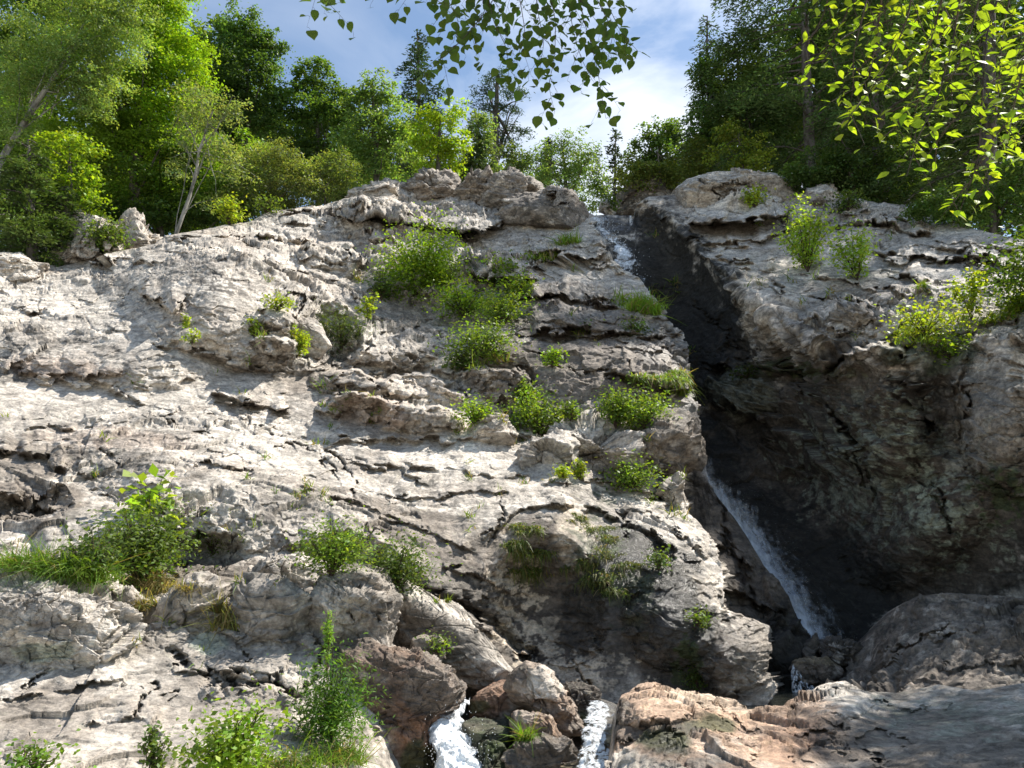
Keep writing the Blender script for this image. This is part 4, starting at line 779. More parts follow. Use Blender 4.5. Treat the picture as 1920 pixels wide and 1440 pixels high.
def bark_material(name, c1, c2, scale=8):
    m, t = new_mat(name); N = t.nodes.new; K = t.links.new
    o = N('ShaderNodeOutputMaterial'); b = N('ShaderNodeBsdfPrincipled')
    nz_ = N('ShaderNodeTexNoise'); nz_.inputs['Scale'].default_value = scale; nz_.inputs['Detail'].default_value = 6
    co = N('ShaderNodeTexCoord'); mp_ = N('ShaderNodeMapping'); mp_.inputs['Scale'].default_value = (1, 1, 0.35); K(co.outputs['Object'], mp_.inputs['Vector']); K(mp_.outputs['Vector'], nz_.inputs['Vector'])
    r = N('ShaderNodeValToRGB'); r.color_ramp.elements[0].position = 0.38; r.color_ramp.elements[1].position = 0.6
    r.color_ramp.elements[0].color = (*c1, 1); r.color_ramp.elements[1].color = (*c2, 1)
    K(nz_.outputs['Fac'], r.inputs['Fac']); K(r.outputs['Color'], b.inputs['Base Color'])
    bu = N('ShaderNodeBump'); bu.inputs['Distance'].default_value = 0.03; K(nz_.outputs['Fac'], bu.inputs['Height']); K(bu.outputs['Normal'], b.inputs['Normal'])
    b.inputs['Roughness'].default_value = 0.85
    K(b.outputs['BSDF'], o.inputs['Surface'])
    return m
BARK = bark_material('bark', (0.05, 0.04, 0.03), (0.14, 0.12, 0.10))
BIRCH = bark_material('pale_bark', (0.10, 0.09, 0.075), (0.34, 0.32, 0.28), 5)
TWIG = bark_material('twig_bark', (0.035, 0.022, 0.014), (0.09, 0.06, 0.04), 30)

def water_material(name, foam=0.6, streak=(6, 6, 1.0), scale=5, colr=(0.86, 0.90, 0.93), lo=0.35, hi=0.6, rough=0.3):
    m, t = new_mat(name); N = t.nodes.new; K = t.links.new
    o = N('ShaderNodeOutputMaterial'); b = N('ShaderNodeBsdfPrincipled'); tp = N('ShaderNodeBsdfTransparent'); mx = N('ShaderNodeMixShader')
    b.inputs['Base Color'].default_value = (*colr, 1); b.inputs['Roughness'].default_value = rough
    b.inputs['Specular IOR Level'].default_value = 0.5
    co = N('ShaderNodeTexCoord'); mp_ = N('ShaderNodeMapping'); mp_.inputs['Scale'].default_value = streak; K(co.outputs['Object'], mp_.inputs['Vector'])
    nz_ = N('ShaderNodeTexNoise'); nz_.inputs['Scale'].default_value = scale; nz_.inputs['Detail'].default_value = 6; nz_.inputs['Roughness'].default_value = 0.65
    K(mp_.outputs['Vector'], nz_.inputs['Vector'])
    a = N('ShaderNodeAttribute'); a.attribute_name = 'dens'
    n9 = N('ShaderNodeTexNoise'); n9.inputs['Scale'].default_value = scale * 6; n9.inputs['Detail'].default_value = 3; K(co.outputs['Object'], n9.inputs['Vector'])
    s9 = N('ShaderNodeMath'); s9.operation = 'MULTIPLY_ADD'; s9.inputs[1].default_value = 0.35; s9.inputs[2].default_value = -0.175; K(n9.outputs['Fac'], s9.inputs[0])
    t9 = N('ShaderNodeMath'); t9.operation = 'ADD'; K(s9.outputs[0], t9.inputs[0]); K(nz_.outputs['Fac'], t9.inputs[1])
    ad_ = N('ShaderNodeMath'); ad_.operation = 'ADD'; K(t9.outputs[0], ad_.inputs[0]); K(a.outputs['Fac'], ad_.inputs[1])
    mr = N('ShaderNodeMapRange'); mr.inputs['From Min'].default_value = lo; mr.inputs['From Max'].default_value = hi; mr.clamp = True
    K(ad_.outputs[0], mr.inputs['Value'])
    bu = N('ShaderNodeBump'); bu.inputs['Distance'].default_value = 0.05; K(nz_.outputs['Fac'], bu.inputs['Height']); K(bu.outputs['Normal'], b.inputs['Normal'])
    K(mr.outputs['Result'], mx.inputs['Fac']); K(tp.outputs['BSDF'], mx.inputs[1]); K(b.outputs['BSDF'], mx.inputs[2]); K(mx.outputs['Shader'], o.inputs['Surface'])
    return m

# ------------------------------------------------------------------ plant builders
def tube(pts, radii, seg=6):
    pts = np.asarray(pts, float); n = len(pts)
    radii = np.interp(np.linspace(0, 1, n), np.linspace(0, 1, len(radii)), radii)
    tg = np.gradient(pts, axis=0); tg /= np.linalg.norm(tg, axis=1)[:, None] + 1e-9
    ref = np.array([0.31, 0.2, 0.93]) if abs(tg[0, 2]) < 0.8 else np.array([1.0, 0.1, 0])
    a = np.cross(tg, ref); a /= np.linalg.norm(a, axis=1)[:, None] + 1e-9; b = np.cross(tg, a)
    th = np.linspace(0, 2 * math.pi, seg, endpoint=False)
    V = pts[:, None] + radii[:, None, None] * (a[:, None] * np.cos(th)[None, :, None] + b[:, None] * np.sin(th)[None, :, None])
    r, c = np.meshgrid(np.arange(n - 1), np.arange(seg), indexing='ij')
    i = (r * seg + c).ravel(); j = (r * seg + (c + 1) % seg).ravel()
    return V.reshape(-1, 3), np.stack([i, j, j + seg, i + seg], 1)

def spline(pts, n=12, wob=0.0):
    p = np.asarray(pts, float)
    d = np.concatenate([[0], np.cumsum(np.linalg.norm(p[1:] - p[:-1], axis=1))]); t = np.linspace(0, d[-1], n)
    q = np.stack([np.interp(t, d, p[:, k]) for k in range(p.shape[1])], 1)
    for _ in range(2):
        q[1:-1] = (q[:-2] + 2 * q[1:-1] + q[2:]) / 4
    if wob: q[1:-1] += rng.normal(size=q[1:-1].shape) * wob
    return q

def merge(parts):
    Vs, Qs, o = [], [], 0
    for V, Q in parts:
        Vs.append(V); Qs.append(Q + o); o += len(V)
    return np.concatenate(Vs), np.concatenate(Qs)

def unit(a): return a / (np.linalg.norm(a, axis=-1, keepdims=True) + 1e-9)

def cards(C, N, A, size, asp=0.55, fold=0.25):
    """small folded leaves: centres C, normals N, long axis A"""
    N = unit(N); A = unit(A - (A * N).sum(-1, keepdims=True) * N); S = np.cross(N, A)
    s = size[:, None] if np.ndim(size) else size
    v = np.stack([C - A * s * 0.5, C + S * s * 0.5 * asp + N * s * 0.5 * fold * asp, C + A * s * 0.5, C - S * s * 0.5 * asp + N * s * 0.5 * fold * asp], 1)
    n = len(C)
    return v.reshape(-1, 3), np.arange(n * 4).reshape(n, 4)

def leafcol(n, col, var=0.22, yel=0.12, rep=4):
    k = 1 + rng.normal(size=(n, 1)) * var
    c = np.array(col)[None] * np.clip(k, 0.45, 1.9)
    c[:, 0] *= 1 + rng.normal(size=n) * yel
    return np.repeat(np.clip(c, 0.004, 0.9), rep, 0)

def px2m(u, v, Y):
    """metres per photo pixel at that point"""
    d = Y * (math.cos(PITCH) + (at(u, v, Y)[2] - CAM[2]) / Y * math.sin(PITCH)) if np.ndim(Y) == 0 else Y
    return d / F

def crown_points(lobes, Y, cov=2.6, lsize=None, clump=0.9, flat=0.5, shell=0.55, holes=0.25):
    """leaf centres grouped in clumps, which fill lobes given as (u, v, half width, half height) px"""
    C, Nn = [], []
    lsize = lsize or 0.0045 * Y
    for lb in lobes:
        u, v, ru, rv = lb[:4]; Yl = Y + (lb[4] if len(lb) > 4 else 0)
        c = at(u, v, Yl); m = px2m(u, v, Yl)
        rx, rz = ru * m * 1.12, rv * m * 1.15; ry = 0.85 * min(rx, rz * 1.4)
        cr_ = clump * (0.32 * min(rx, rz) + 0.25)
        nl = int(2.4 * cov * math.pi * rx * rz / (0.5 * lsize ** 2))
        ncl = max(8, int(4.2 * (rx * rz) / cr_ ** 2))
        d = unit(rng.normal(size=(ncl, 3)))
        r = (shell + (1 - shell) * rng.random(ncl) ** 0.7)
        bump = 1 + 0.28 * perlin(d * 2.2 + c * 0.7) * 1.5
        cc = c + d * (r * bump)[:, None] * np.array([rx, ry, rz])
        crs = cr_ * rng.uniform(0.45, 1.25, ncl)
        w = crs ** 2; idx = rng.choice(ncl, nl, p=w / w.sum())
        e = rng.normal(size=(nl, 3)) * np.array([0.58, 0.58, 0.58 * flat])
        # leaves lie on the clump's dome: upper side, drooping rim
        e[:, 2] -= 0.22 * (e[:, 0] ** 2 + e[:, 1] ** 2)
        p = cc[idx] + e * crs[idx][:, None]
        C.append(p); Nn.append(np.array([0, 0, 1.0]) + rng.normal(size=(nl, 3)) * 0.65 + 0.5 * d[idx])
    return np.concatenate(C), np.concatenate(Nn), lsize

_dg = None
def ray(u, v):
    d = Vector(pdir(u, v)).normalized()
    hit, loc, nor, idx, ob, mt = bpy.context.scene.ray_cast(_dg, Vector(CAM), d)
    return (np.array(loc), np.array(nor), ob) if hit else (None, None, None)
def ground_z(x, y, default=0.0):
    hit, loc, nor, idx, ob, mt = bpy.context.scene.ray_cast(_dg, Vector((x, y, 90)), Vector((0, 0, -1)))
    return loc[2] if hit else default
bpy.context.view_layer.update()
_dg = bpy.context.evaluated_depsgraph_get()

def tree(name, label, Y, lobes, col, trunk=None, bark=None, tr=0.16, cov=2.6, lsize=None, clump=0.9, flat=0.5, shell=0.5, mat=None, cat='tree', group=None, limbs=10, var=0.22, asp=0.6, yel=0.12, tint2=None):
    Y = float(far(Y))
    C, Nn, ls = crown_points(lobes, Y, cov, lsize, clump, flat, shell)
    u0 = np.mean([l[0] for l in lobes]); vb = max(l[1] + l[3] for l in lobes); vt = min(l[1] - l[3] * 0.4 for l in lobes)
    if trunk is None: trunk = [(u0 + 6, vb), (u0, (vb + vt) / 2), (u0 - 4, vt)]
    tp = [at(a, b, Y) for a, b in trunk]
    gz = ground_z(tp[0][0], Y, tp[0][2] - 2)
    if gz < tp[0][2]: tp = [np.array([tp[0][0], tp[0][1], gz - 0.2])] + tp
    base = tp[0]
    root = empty(name, base, label, cat, group)
    n = len(C)
    V, Q = cards(C - base, Nn, rng.normal(size=(n, 3)) * [1, 1, 0.6], ls * rng.uniform(0.7, 1.35, n), asp)
    co = leafcol(n, col, var, yel)
    # tone changes from clump to clump
    g = perlin(C * 0.55)[:, None]; co = co * np.repeat(np.clip(1 + 0.5 * g, 0.5, 1.6), 4, 0)
    if tint2 is not None:
        k = np.repeat(sstep(0.1, 0.4, perlin(C * 0.35 + 9)), 4)[:, None]; co = co * (1 - k) + np.array(tint2) * k
    mesh_np('crown', V, Q, mat=mat or LEAF, parent=root, col=co)
    sp = spline(tp, 14, 0.02)
    mesh_np('trunk', *tube(sp - base, [tr, tr * 0.75, tr * 0.3], 8), mat=bark or BARK, parent=root, smooth=True)
    if limbs:
        pr = []
        for i in range(limbs):
            k = rng.integers(4, 13); a = sp[k]; b = C[rng.integers(n)]
            m = (a + b) / 2 + np.array([0, 0, 0.1 * np.linalg.norm(b - a)])
            pr.append(tube(spline([a, m, b], 7, 0.02) - base, [tr * (0.22 if bark else 0.32), tr * 0.05], 4))
        mesh_np('limb', *merge(pr), mat=bark or BARK, parent=root, smooth=True)
    return root

def conifer(name, label, Y, top, bot, halfw, col, dens=1.0, tr=0.18, droop=0.25, lsize=None, gaps=0.25, cat='conifer', group=None, taper=0.8, bare=0.0, clear=0.0):
    """trunk with whorls of drooping boughs that carry flat sprays"""
    Y = float(far(Y)); ls = lsize or 0.0052 * Y
    t = at(*top, Y); b = at(*bot, Y); m = px2m(*top, Y); H = t[2] - b[2]; W = halfw * m
    gz = ground_z(b[0], Y, b[2] - 1); base = np.array([b[0], b[1], min(gz, b[2]) - 0.2])
    root = empty(name, base, label, cat, group)
    Cs, Ns, As, boughs = [], [], [], []
    nb = max(int(H / 0.30 * 1.6), 70)
    for i in range(nb):
        f = (i + rng.random()) / nb                       # 0 top .. 1 bottom
        if f > 1 - clear: continue
        if rng.random() < gaps * 0.6: continue
        a = b + (t - b) * (1 - f)
        Lb = W * (0.14 + 0.86 * f ** taper) * rng.uniform(0.55, 1.15)
        th = rng.uniform(0, 2 * math.pi); d = np.array([math.cos(th), math.sin(th), 0])
        s = np.linspace(0, 1, 9)[:, None]
        P = a + d * Lb * s + np.array([0, 0, 1]) * (0.25 * s - (0.3 + droop) * s ** 2) * Lb
        boughs.append(tube(P[::2] - base, [tr * 0.22, tr * 0.04], 4))
        nl = int(dens * Lb * Lb * 1.5 / ls ** 2 * 0.6 + dens * Lb / ls * 3)
        q = (bare + (1 - bare) * rng.random(nl) ** 0.75)
        side = np.array([-d[1], d[0], 0]); wd = 0.30 * Lb * (1 - 0.75 * q) + ls
        off = rng.normal(size=nl) * 0.6 * wd
        p = a + d * Lb * q[:, None] + side * off[:, None] + np.array([0, 0, 1]) * ((0.25 * q - (0.3 + droop) * q ** 2) * Lb - 0.35 * np.abs(off))[:, None]
        p += rng.normal(size=p.shape) * [0.03, 0.03, 0.05 + 0.04 * Lb]
        Cs.append(p); Ns.append(np.array([0, 0, 1.0]) + rng.normal(size=p.shape) * 0.35)
        As.append(d + side * np.sign(off)[:, None] * 0.9 + np.array([0, 0, -0.3]) + rng.normal(size=p.shape) * 0.25)
    C = np.concatenate(Cs); n = len(C)
    V, Q = cards(C - base, np.concatenate(Ns), np.concatenate(As), ls * rng.uniform(0.8, 1.7, n), 0.34)
    co = leafcol(n, col, 0.25, 0.1) * np.repeat(np.clip(1 + 0.45 * perlin(C * 0.6)[:, None], 0.5, 1.5), 4, 0)
    mesh_np('crown', V, Q, mat=NEEDLE, parent=root, col=co)
    mesh_np('trunk', *tube(spline([base, b, (b + t) / 2, t], 14, 0.015) - base, [tr, tr * 0.7, tr * 0.15], 8), mat=BARK, parent=root, smooth=True)
    mesh_np('limb', *merge(boughs), mat=BARK, parent=root, smooth=True)
    return root

def basept(u, v, default=None):
    p, n, o = ray(u, v)
    if p is None:
        return at(u, v, default or 30), np.array([0, -0.5, 0.8])
    if (n * (CAM - p)).sum() < 0: n = -n
    return p, n

def bush(name, label, u, v, w, h, col, cov=2.4, lsize=0.0042, cat='shrub', group=None, stems=12, flat=0.7, nl=9, var=0.22, asp=0.62, sparse=False, yel=0.12, tint2=None, depth=0.8, lobes=None, leafm=None):
    """rooted at photo pixel (u, v); w, h = size in photo pixels; stems fan up from the crack and carry clumps of leaves"""
    p, n = basept(u, v); Y = p[1]; m = px2m(u, v, Y); W, Hh = w * m / 2, h * m
    ls = lsize * Y * 1.1
    root = empty(name, p - n * 0.03, label, cat, group); base = np.array(root.location)
    C, Nn, tips = [], [], []
    k = max(5, int(stems))
    for i in range(k):
        th = rng.uniform(0, 2 * math.pi); r = rng.random() ** 0.5
        x, y = math.cos(th) * r, math.sin(th) * r
        top_ = p + np.array([x * W * 0.85, y * W * depth * 0.8 - 0.15 * W, Hh * (1 - 0.55 * r * r) * rng.uniform(0.62, 1.0)])
        tips.append(top_)
    if lobes:
        tips = [at(a + rng.normal() * c * 0.35, b + rng.normal() * d * 0.35, Y - 0.3 + rng.normal() * 0.3 * c * m) for a, b, c, d in lobes for _ in range(max(3, int(c * d / 260)))]
        k = len(tips)
    total = int(1.8 * cov * math.pi * W * Hh * 0.5 / (0.5 * ls ** 2)); per = max(4, total // (k * 3))
    pr = []
    for tp in tips:
        mid = p + (tp - p) * 0.5 + np.array([0, 0, 0.08 * Hh])
        sp = spline([p, mid, tp], 8, 0.01)
        pr.append(tube(sp - base, [0.0022 * Y ** 0.5 * (1 + W), 0.0010 * Y ** 0.5], 4))
        for q in ((0.55, 0.8, 0.98) if not sparse else (0.4, 0.6, 0.78, 0.9, 1.0)):
            c = sp[int(q * 7)]; r = (0.30 * min(W, Hh) + ls) * (0.5 if sparse else 1)
            e = rng.normal(size=(per, 3)) * r * np.array([0.8, 0.8, 0.8 * flat])
            C.append(c + e); Nn.append(np.array([0, -0.2, 1.0]) + rng.normal(size=(per, 3)) * 0.6)
    C = np.concatenate(C); Nn = np.concatenate(Nn); n_ = len(C)
    V, Q = cards(C - base, Nn, rng.normal(size=(n_, 3)), ls * rng.uniform(0.6, 1.4, n_), asp)
    co = leafcol(n_, col, var, yel) * np.repeat(np.clip(1 + 0.45 * perlin(C * 1.6)[:, None], 0.5, 1.5), 4, 0)
    if tint2 is not None:
        kk = np.repeat(sstep(0.1, 0.4, perlin(C * 1.2 + 9)), 4)[:, None]; co = co * (1 - kk) + np.array(tint2) * kk
    mesh_np('leaves', V, Q, mat=leafm or LEAF, parent=root, col=co)
    mesh_np('stem', *merge(pr), mat=TWIG, parent=root, smooth=True)
    return root

def blades(P0, D, Ln, bend, wd, col, dry=0.0):
    """grass blades as thin curved strips"""
    n = len(P0); s = np.array([0, 0.4, 0.75, 1.0])
    side = unit(np.cross(D, rng.normal(size=(n, 3))))
    rows = []
    for k in s:
        c = P0 + D * (Ln * k)[:, None] + bend * (Ln * k * k)[:, None]
        w = wd * (1 - 0.85 * k)
        rows.append(c - side * (w / 2)[:, None]); rows.append(c + side * (w / 2)[:, None])
    V = np.stack(rows, 1)
    q = np.array([[0, 1, 3, 2], [2, 3, 5, 4], [4, 5, 7, 6]])
    Q = (np.arange(n)[:, None, None] * 8 + q[None]).reshape(-1, 4)
    c = leafcol(n, col, 0.25, 0.12, 1)
    m = rng.random(n) < dry; c[m] = np.array([0.34, 0.27, 0.13]) * rng.uniform(0.6, 1.2, (m.sum(), 1))
    return V.reshape(-1, 3), Q, np.repeat(c, 8, 0)

def tuft(name, label, spots, col, length=40, n=260, droop=0.5, dry=0.1, cat='grass', group=None, spread=None, kind=None, wd=0.0016, up=1.0):
    """grass rooted at several photo pixels (u, v, half width px)"""
    Vs, Qs, Cs, o = [], [], [], 0; base = None
    for sp in spots:
        u, v, r = sp[:3]; k = max(4, int(n * (sp[3] if len(sp) > 3 else 1) / len(spots)))
        for _ in range(max(1, min(9, k // 25 + 1))):
            p, nn = basept(u + rng.normal() * r * 0.5, v + rng.normal() * r * 0.16)
            Y = p[1]; m = px2m(u, v, Y)
            if base is None: base = p.copy(); Y0 = Y
            if abs(Y - Y0) > 0.25 * Y0 and Vs: continue
            kk = k // max(1, min(9, k // 25 + 1)) + 1
            P0 = p + rng.normal(size=(kk, 3)) * np.array([r * m * 0.25, r * m * 0.25, 0.01])
            D = unit(np.array([0, -0.15, up]) + nn * 0.25 + rng.normal(size=(kk, 3)) * 0.38)
            bend = np.array([0, -0.15, -droop]) + rng.normal(size=(kk, 3)) * 0.3
            V, Q, c = blades(P0 - base, D, length * m * rng.uniform(0.4, 1.1, kk), bend, wd * Y * rng.uniform(0.6, 1.3, kk), col, dry)
            Vs.append(V); Qs.append(Q + o); Cs.append(c); o += len(V)
    ob = mesh_np(name, np.concatenate(Vs), np.concatenate(Qs), mat=GRASSM, col=np.concatenate(Cs))
    ob.location = Vector(base)
    tag(ob, label, None if kind else cat, group, kind)
    return ob
print('veg helpers', round(time.time() - T0, 1))
# ------------------------------------------------------------------ trees along the rim
BRIGHT = (0.24, 0.38, 0.03); GREEN = (0.15, 0.25, 0.035); MID = (0.20, 0.31, 0.04); GREYG = (0.22, 0.28, 0.13); DKG = (0.07, 0.12, 0.035); OLIVE = (0.085, 0.11, 0.03); YEL = (0.26, 0.38, 0.03)
GL = 'trees above the left rock face'; GR = 'trees above the right buttress'
tree('maple_tree', 'tall bright yellow green maple with layered foliage at the upper left', 37, [(330, 40, 62, 55), (270, 20, 80, 50), (240, 110, 110, 60), (330, 110, 55, 50), (300, 180, 80, 50), (225, 210, 90, 45), (260, 255, 85, 40), (300, -30, 60, 40)], BRIGHT, trunk=[(250, 420), (255, 250), (290, 60)], tr=0.25, cov=2.6, flat=0.32, clump=0.8, group=GL, cat='maple', tint2=(0.13, 0.22, 0.02))
tree('maple_tree', 'mid green leafy tree filling the shade below the tall bright maple', 38, [(220, 330, 100, 60), (310, 320, 90, 60), (420, 300, 70, 60), (250, 390, 100, 40), (380, 380, 90, 40), (160, 250, 80, 60)], GREEN, trunk=[(300, 430), (300, 300)], cov=3, flat=0.4, group=GL, cat='maple', tint2=MID)
tree('maple_sapling', 'small yellow green maple rising beside the feathery hemlock at the left', 27.5, [(110, 262, 48, 18), (150, 275, 35, 18), (155, 315, 26, 24), (140, 355, 36, 20), (165, 385, 22, 20), (95, 300, 26, 16)], YEL, trunk=[(120, 460), (135, 360), (130, 262)], tr=0.06, cov=2.0, flat=0.35, group=GL, cat='maple', lsize=0.12)
tree('birch_tree', 'leaning birch with bare pale trunk and silvery crown at the far left', 31, [(150, 110, 90, 60), (90, 60, 90, 50), (40, 150, 60, 60), (210, 60, 80, 50), (30, 230, 40, 40), (180, 170, 60, 40), (200, 10, 80, 40)], (0.21, 0.30, 0.10), trunk=[(0, 292), (20, 268), (55, 215), (95, 155), (130, 100), (160, 40)], bark=BIRCH, tr=0.13, cov=2.3, shell=0.3, clump=0.6, group=GL, cat='birch', limbs=12, asp=0.45)
tree('green_tree', 'dense green tree cropped by the top left corner', 40, [(60, 30, 90, 60), (20, 120, 60, 80), (140, -20, 80, 60), (30, 240, 60, 60)], (0.14, 0.24, 0.04), trunk=[(60, 330), (60, 100)], cov=2.8, group=GL)
conifer('hemlock', 'dark feathery hemlock crouching at the left edge above the pale rock', 26, (52, 262), (62, 492), 105, (0.11, 0.17, 0.045), dens=1.6, taper=0.55, droop=0.2, gaps=0.0, cat='hemlock', group=GL)
conifer('hemlock', 'smaller feathery hemlock leaning out beside the pale outcrop', 27, (128, 350), (120, 470), 60, (0.10, 0.16, 0.045), dens=1.4, taper=0.5, gaps=0.0, cat='hemlock', group=GL)
tree('birch_tree', 'slender birch with white trunk rooted at the edge of the rock', 31, [(395, 225, 45, 40), (440, 205, 28, 30), (350, 235, 34, 44), (420, 290, 40, 30), (370, 180, 40, 30), (440, 330, 30, 24), (340, 310, 30, 20), (410, 380, 30, 14)], GREYG, trunk=[(328, 438), (340, 408), (354, 370), (366, 330), (372, 285), (384, 245), (400, 205)], bark=BIRCH, tr=0.085, cov=1.1, shell=0.15, clump=0.55, group=GL, cat='birch', limbs=22, asp=0.4, lsize=0.11)
tree('green_tree', 'tall dark green tree with a ragged top left of the blue sky', 46, [(448, 50, 34, 36), (430, 90, 46, 40), (480, 90, 44, 36), (450, 140, 75, 50), (420, 200, 60, 60), (500, 200, 40, 60), (515, 80, 22, 18)], (0.10, 0.18, 0.05), cov=3, clump=0.6, flat=0.4, group=GL, tint2=DKG)
tree('green_tree', 'rounded dark green tree second from the blue sky gap', 47, [(590, 145, 42, 30), (570, 190, 50, 45), (625, 190, 40, 45), (600, 250, 68, 55), (590, 310, 70, 45)], (0.11, 0.19, 0.045), cov=3, clump=0.6, flat=0.4, group=GL, tint2=DKG)
tree('green_tree', 'lighter green aspen like tree left of the dark pointed conifer', 43, [(705, 170, 34, 30), (680, 210, 40, 40), (735, 215, 34, 45), (690, 270, 55, 50), (740, 300, 50, 50), (660, 310, 40, 40)], (0.18, 0.28, 0.09), cov=2.2, clump=0.6, flat=0.5, group=GL)
conifer('hemlock', 'dark pointed conifer behind the small yellow maple', 50, (782, 58), (790, 330), 66, (0.05, 0.09, 0.04), dens=1.3, taper=0.5, gaps=0.1, cat='conifer', group=GL)
tree('maple_tree', 'small brilliant yellow green maple on the skyline above the rounded block', 40, [(835, 212, 38, 22), (800, 232, 30, 22), (825, 258, 46, 30), (850, 285, 22, 30), (805, 290, 34, 30), (848, 315, 16, 14)], YEL, trunk=[(820, 340), (822, 290), (826, 220)], tr=0.1, cov=2.0, flat=0.4, clump=0.7, group=GL, cat='maple')
pn = [(930, 148, 30, 16), (905, 172, 26, 13), (955, 170, 30, 13), (915, 200, 38, 13), (962, 205, 22, 10), (900, 232, 24, 12), (950, 240, 30, 11), (985, 245, 20, 10), (935, 262, 50, 12)]
tree('pine_tree', 'dark pine with open flat pads of needles on the skyline', 56, pn, (0.06, 0.10, 0.06), trunk=[(928, 300), (930, 230), (934, 140)], tr=0.28, cov=2.4, clump=0.8, flat=0.4, shell=0.2, group=GL, cat='pine', limbs=24, mat=NEEDLE, asp=0.3)
tree('leafy_shrub', 'olive grey shrub mass beside the slender white birch', 36, [(490, 320, 60, 50), (540, 350, 50, 40), (470, 375, 60, 30), (520, 300, 40, 40)], (0.17, 0.21, 0.08), tr=0.06, cov=2.4, clump=0.6, group=GL, cat='shrub', asp=0.4, limbs=16)
tree('leafy_shrub', 'grey green shrub on the rim left of the low pale skyline rock', 38, [(600, 340, 60, 34), (640, 315, 40, 34), (570, 370, 50, 20)], (0.15, 0.20, 0.07), tr=0.06, cov=2.6, clump=0.6, group=GL, cat='shrub', asp=0.4, limbs=16)
tree('green_tree', 'grey green tree between the small yellow maple and the pine', 46, [(890, 280, 30, 40), (900, 240, 24, 30), (930, 310, 60, 34), (880, 320, 40, 24)], (0.13, 0.19, 0.08), cov=2.6, clump=0.6, group=GL)
tree('willow_shrub', 'light green willow shrub right of the pine above the rock blocks', 46, [(1070, 290, 50, 34), (1100, 325, 40, 40), (1030, 310, 44, 34), (1060, 350, 70, 30), (990, 320, 40, 30), (1110, 370, 26, 24)], (0.19, 0.29, 0.10), cov=2.2, clump=0.6, group=GL, cat='shrub', asp=0.4)
conifer('spruce', 'tiny dark spruce tip poking above the willow shrub', 52, (1028, 256), (1030, 330), 28, (0.02, 0.04, 0.025), dens=1.2, cat='spruce', group=GL)
conifer('pine_tree', 'thin spindly conifer standing in the notch above the upper waterfall', 47, (1154, 244), (1152, 392), 26, (0.05, 0.08, 0.045), dens=1.0, taper=0.3, gaps=0.4, tr=0.12, cat='conifer')
# right side
tree('leafy_shrub', 'dark bushy tree at the left end of the right hand woods', 45, [(1240, 255, 36, 30), (1215, 285, 34, 24), (1265, 295, 50, 34), (1225, 320, 50, 20)], (0.12, 0.20, 0.05), cov=3, clump=0.6, group=GR)
tree('leafy_shrub', 'olive green shrub on the rim left of the long capstone', 38.5, [(1230, 330, 50, 24), (1275, 322, 46, 26), (1300, 290, 30, 26), (1200, 335, 40, 28), (1180, 320, 26, 24)], (0.15, 0.19, 0.05), cov=2.6, clump=0.6, group=GR, cat='shrub', tr=0.06)
conifer('hemlock', 'slim open conifer with pale sprays against the cloud', 42, (1326, 30), (1330, 330), 62, (0.09, 0.15, 0.08), dens=0.7, taper=0.35, gaps=0.35, droop=0.1, cat='conifer', group=GR)
conifer('hemlock', 'huge dark hemlock with a thick trunk right of the cloud', 37, (1500, -260), (1520, 352), 185, (0.09, 0.15, 0.05), dens=0.9, taper=0.2, gaps=0.3, tr=0.26, droop=0.2, cat='hemlock', group=GR, bare=0.15, clear=0.08)
tree('green_tree', 'dark green tree filling the gap between the slim conifer and the huge hemlock', 41, [(1400, 120, 60, 60), (1350, 200, 60, 50), (1420, 210, 70, 50), (1370, 270, 80, 40), (1450, 300, 70, 40), (1330, 150, 30, 40)], (0.10, 0.17, 0.05), cov=2.8, clump=0.6, group=GR, tint2=(0.15, 0.22, 0.05))
tree('leafy_shrub', 'sunlit olive shrub standing behind the long capstone', 36, [(1395, 265, 40, 24), (1380, 295, 46, 24), (1415, 300, 30, 26), (1360, 245, 20, 16)], (0.20, 0.26, 0.04), cov=1.7, clump=0.6, flat=0.35, group=GR, cat='shrub', tr=0.05)
conifer('hemlock', 'dark hemlock behind the hanging sunlit branch', 33, (1640, -150), (1650, 370), 150, (0.08, 0.14, 0.045), dens=0.9, taper=0.25, gaps=0.2, tr=0.3, cat='hemlock', group=GR)
conifer('hemlock', 'dark hemlock at the right edge behind the hanging sunlit branch', 29, (1860, -180), (1850, 400), 165, (0.09, 0.14, 0.045), dens=0.9, taper=0.25, gaps=0.2, tr=0.3, cat='hemlock', group=GR)
tree('leafy_shrub', 'shaded dark shrub at the foot of the woods right of the capstone', 32, [(1580, 330, 70, 34), (1660, 345, 70, 30), (1520, 320, 50, 30), (1620, 290, 80, 40)], (0.09, 0.15, 0.04), cov=2.6, clump=0.6, group=GR, cat='shrub')
tree('leafy_shrub', 'shaded green shrub at the right edge above the layered rock', 25, [(1880, 380, 60, 44), (1820, 400, 50, 30), (1910, 340, 50, 40), (1930, 420, 50, 40), (1760, 385, 60, 30)], (0.12, 0.20, 0.05), cov=2.6, clump=0.6, group=GR, cat='shrub')
tree('leafy_shrub', 'low bushes on the rim at the far left behind the very pale rock', 30, [(10, 420, 60, 40), (80, 440, 50, 40), (-40, 380, 50, 50)], (0.10, 0.17, 0.05), cov=2.4, clump=0.6, group=GL, cat='shrub', limbs=6)
tree('leafy_shrub', 'dark undergrowth behind the slender white birch', 37, [(250, 420, 70, 34), (330, 400, 60, 30), (420, 400, 60, 30), (200, 400, 60, 34)], (0.09, 0.15, 0.04), cov=2.4, clump=0.6, group=GL, cat='shrub', limbs=6)
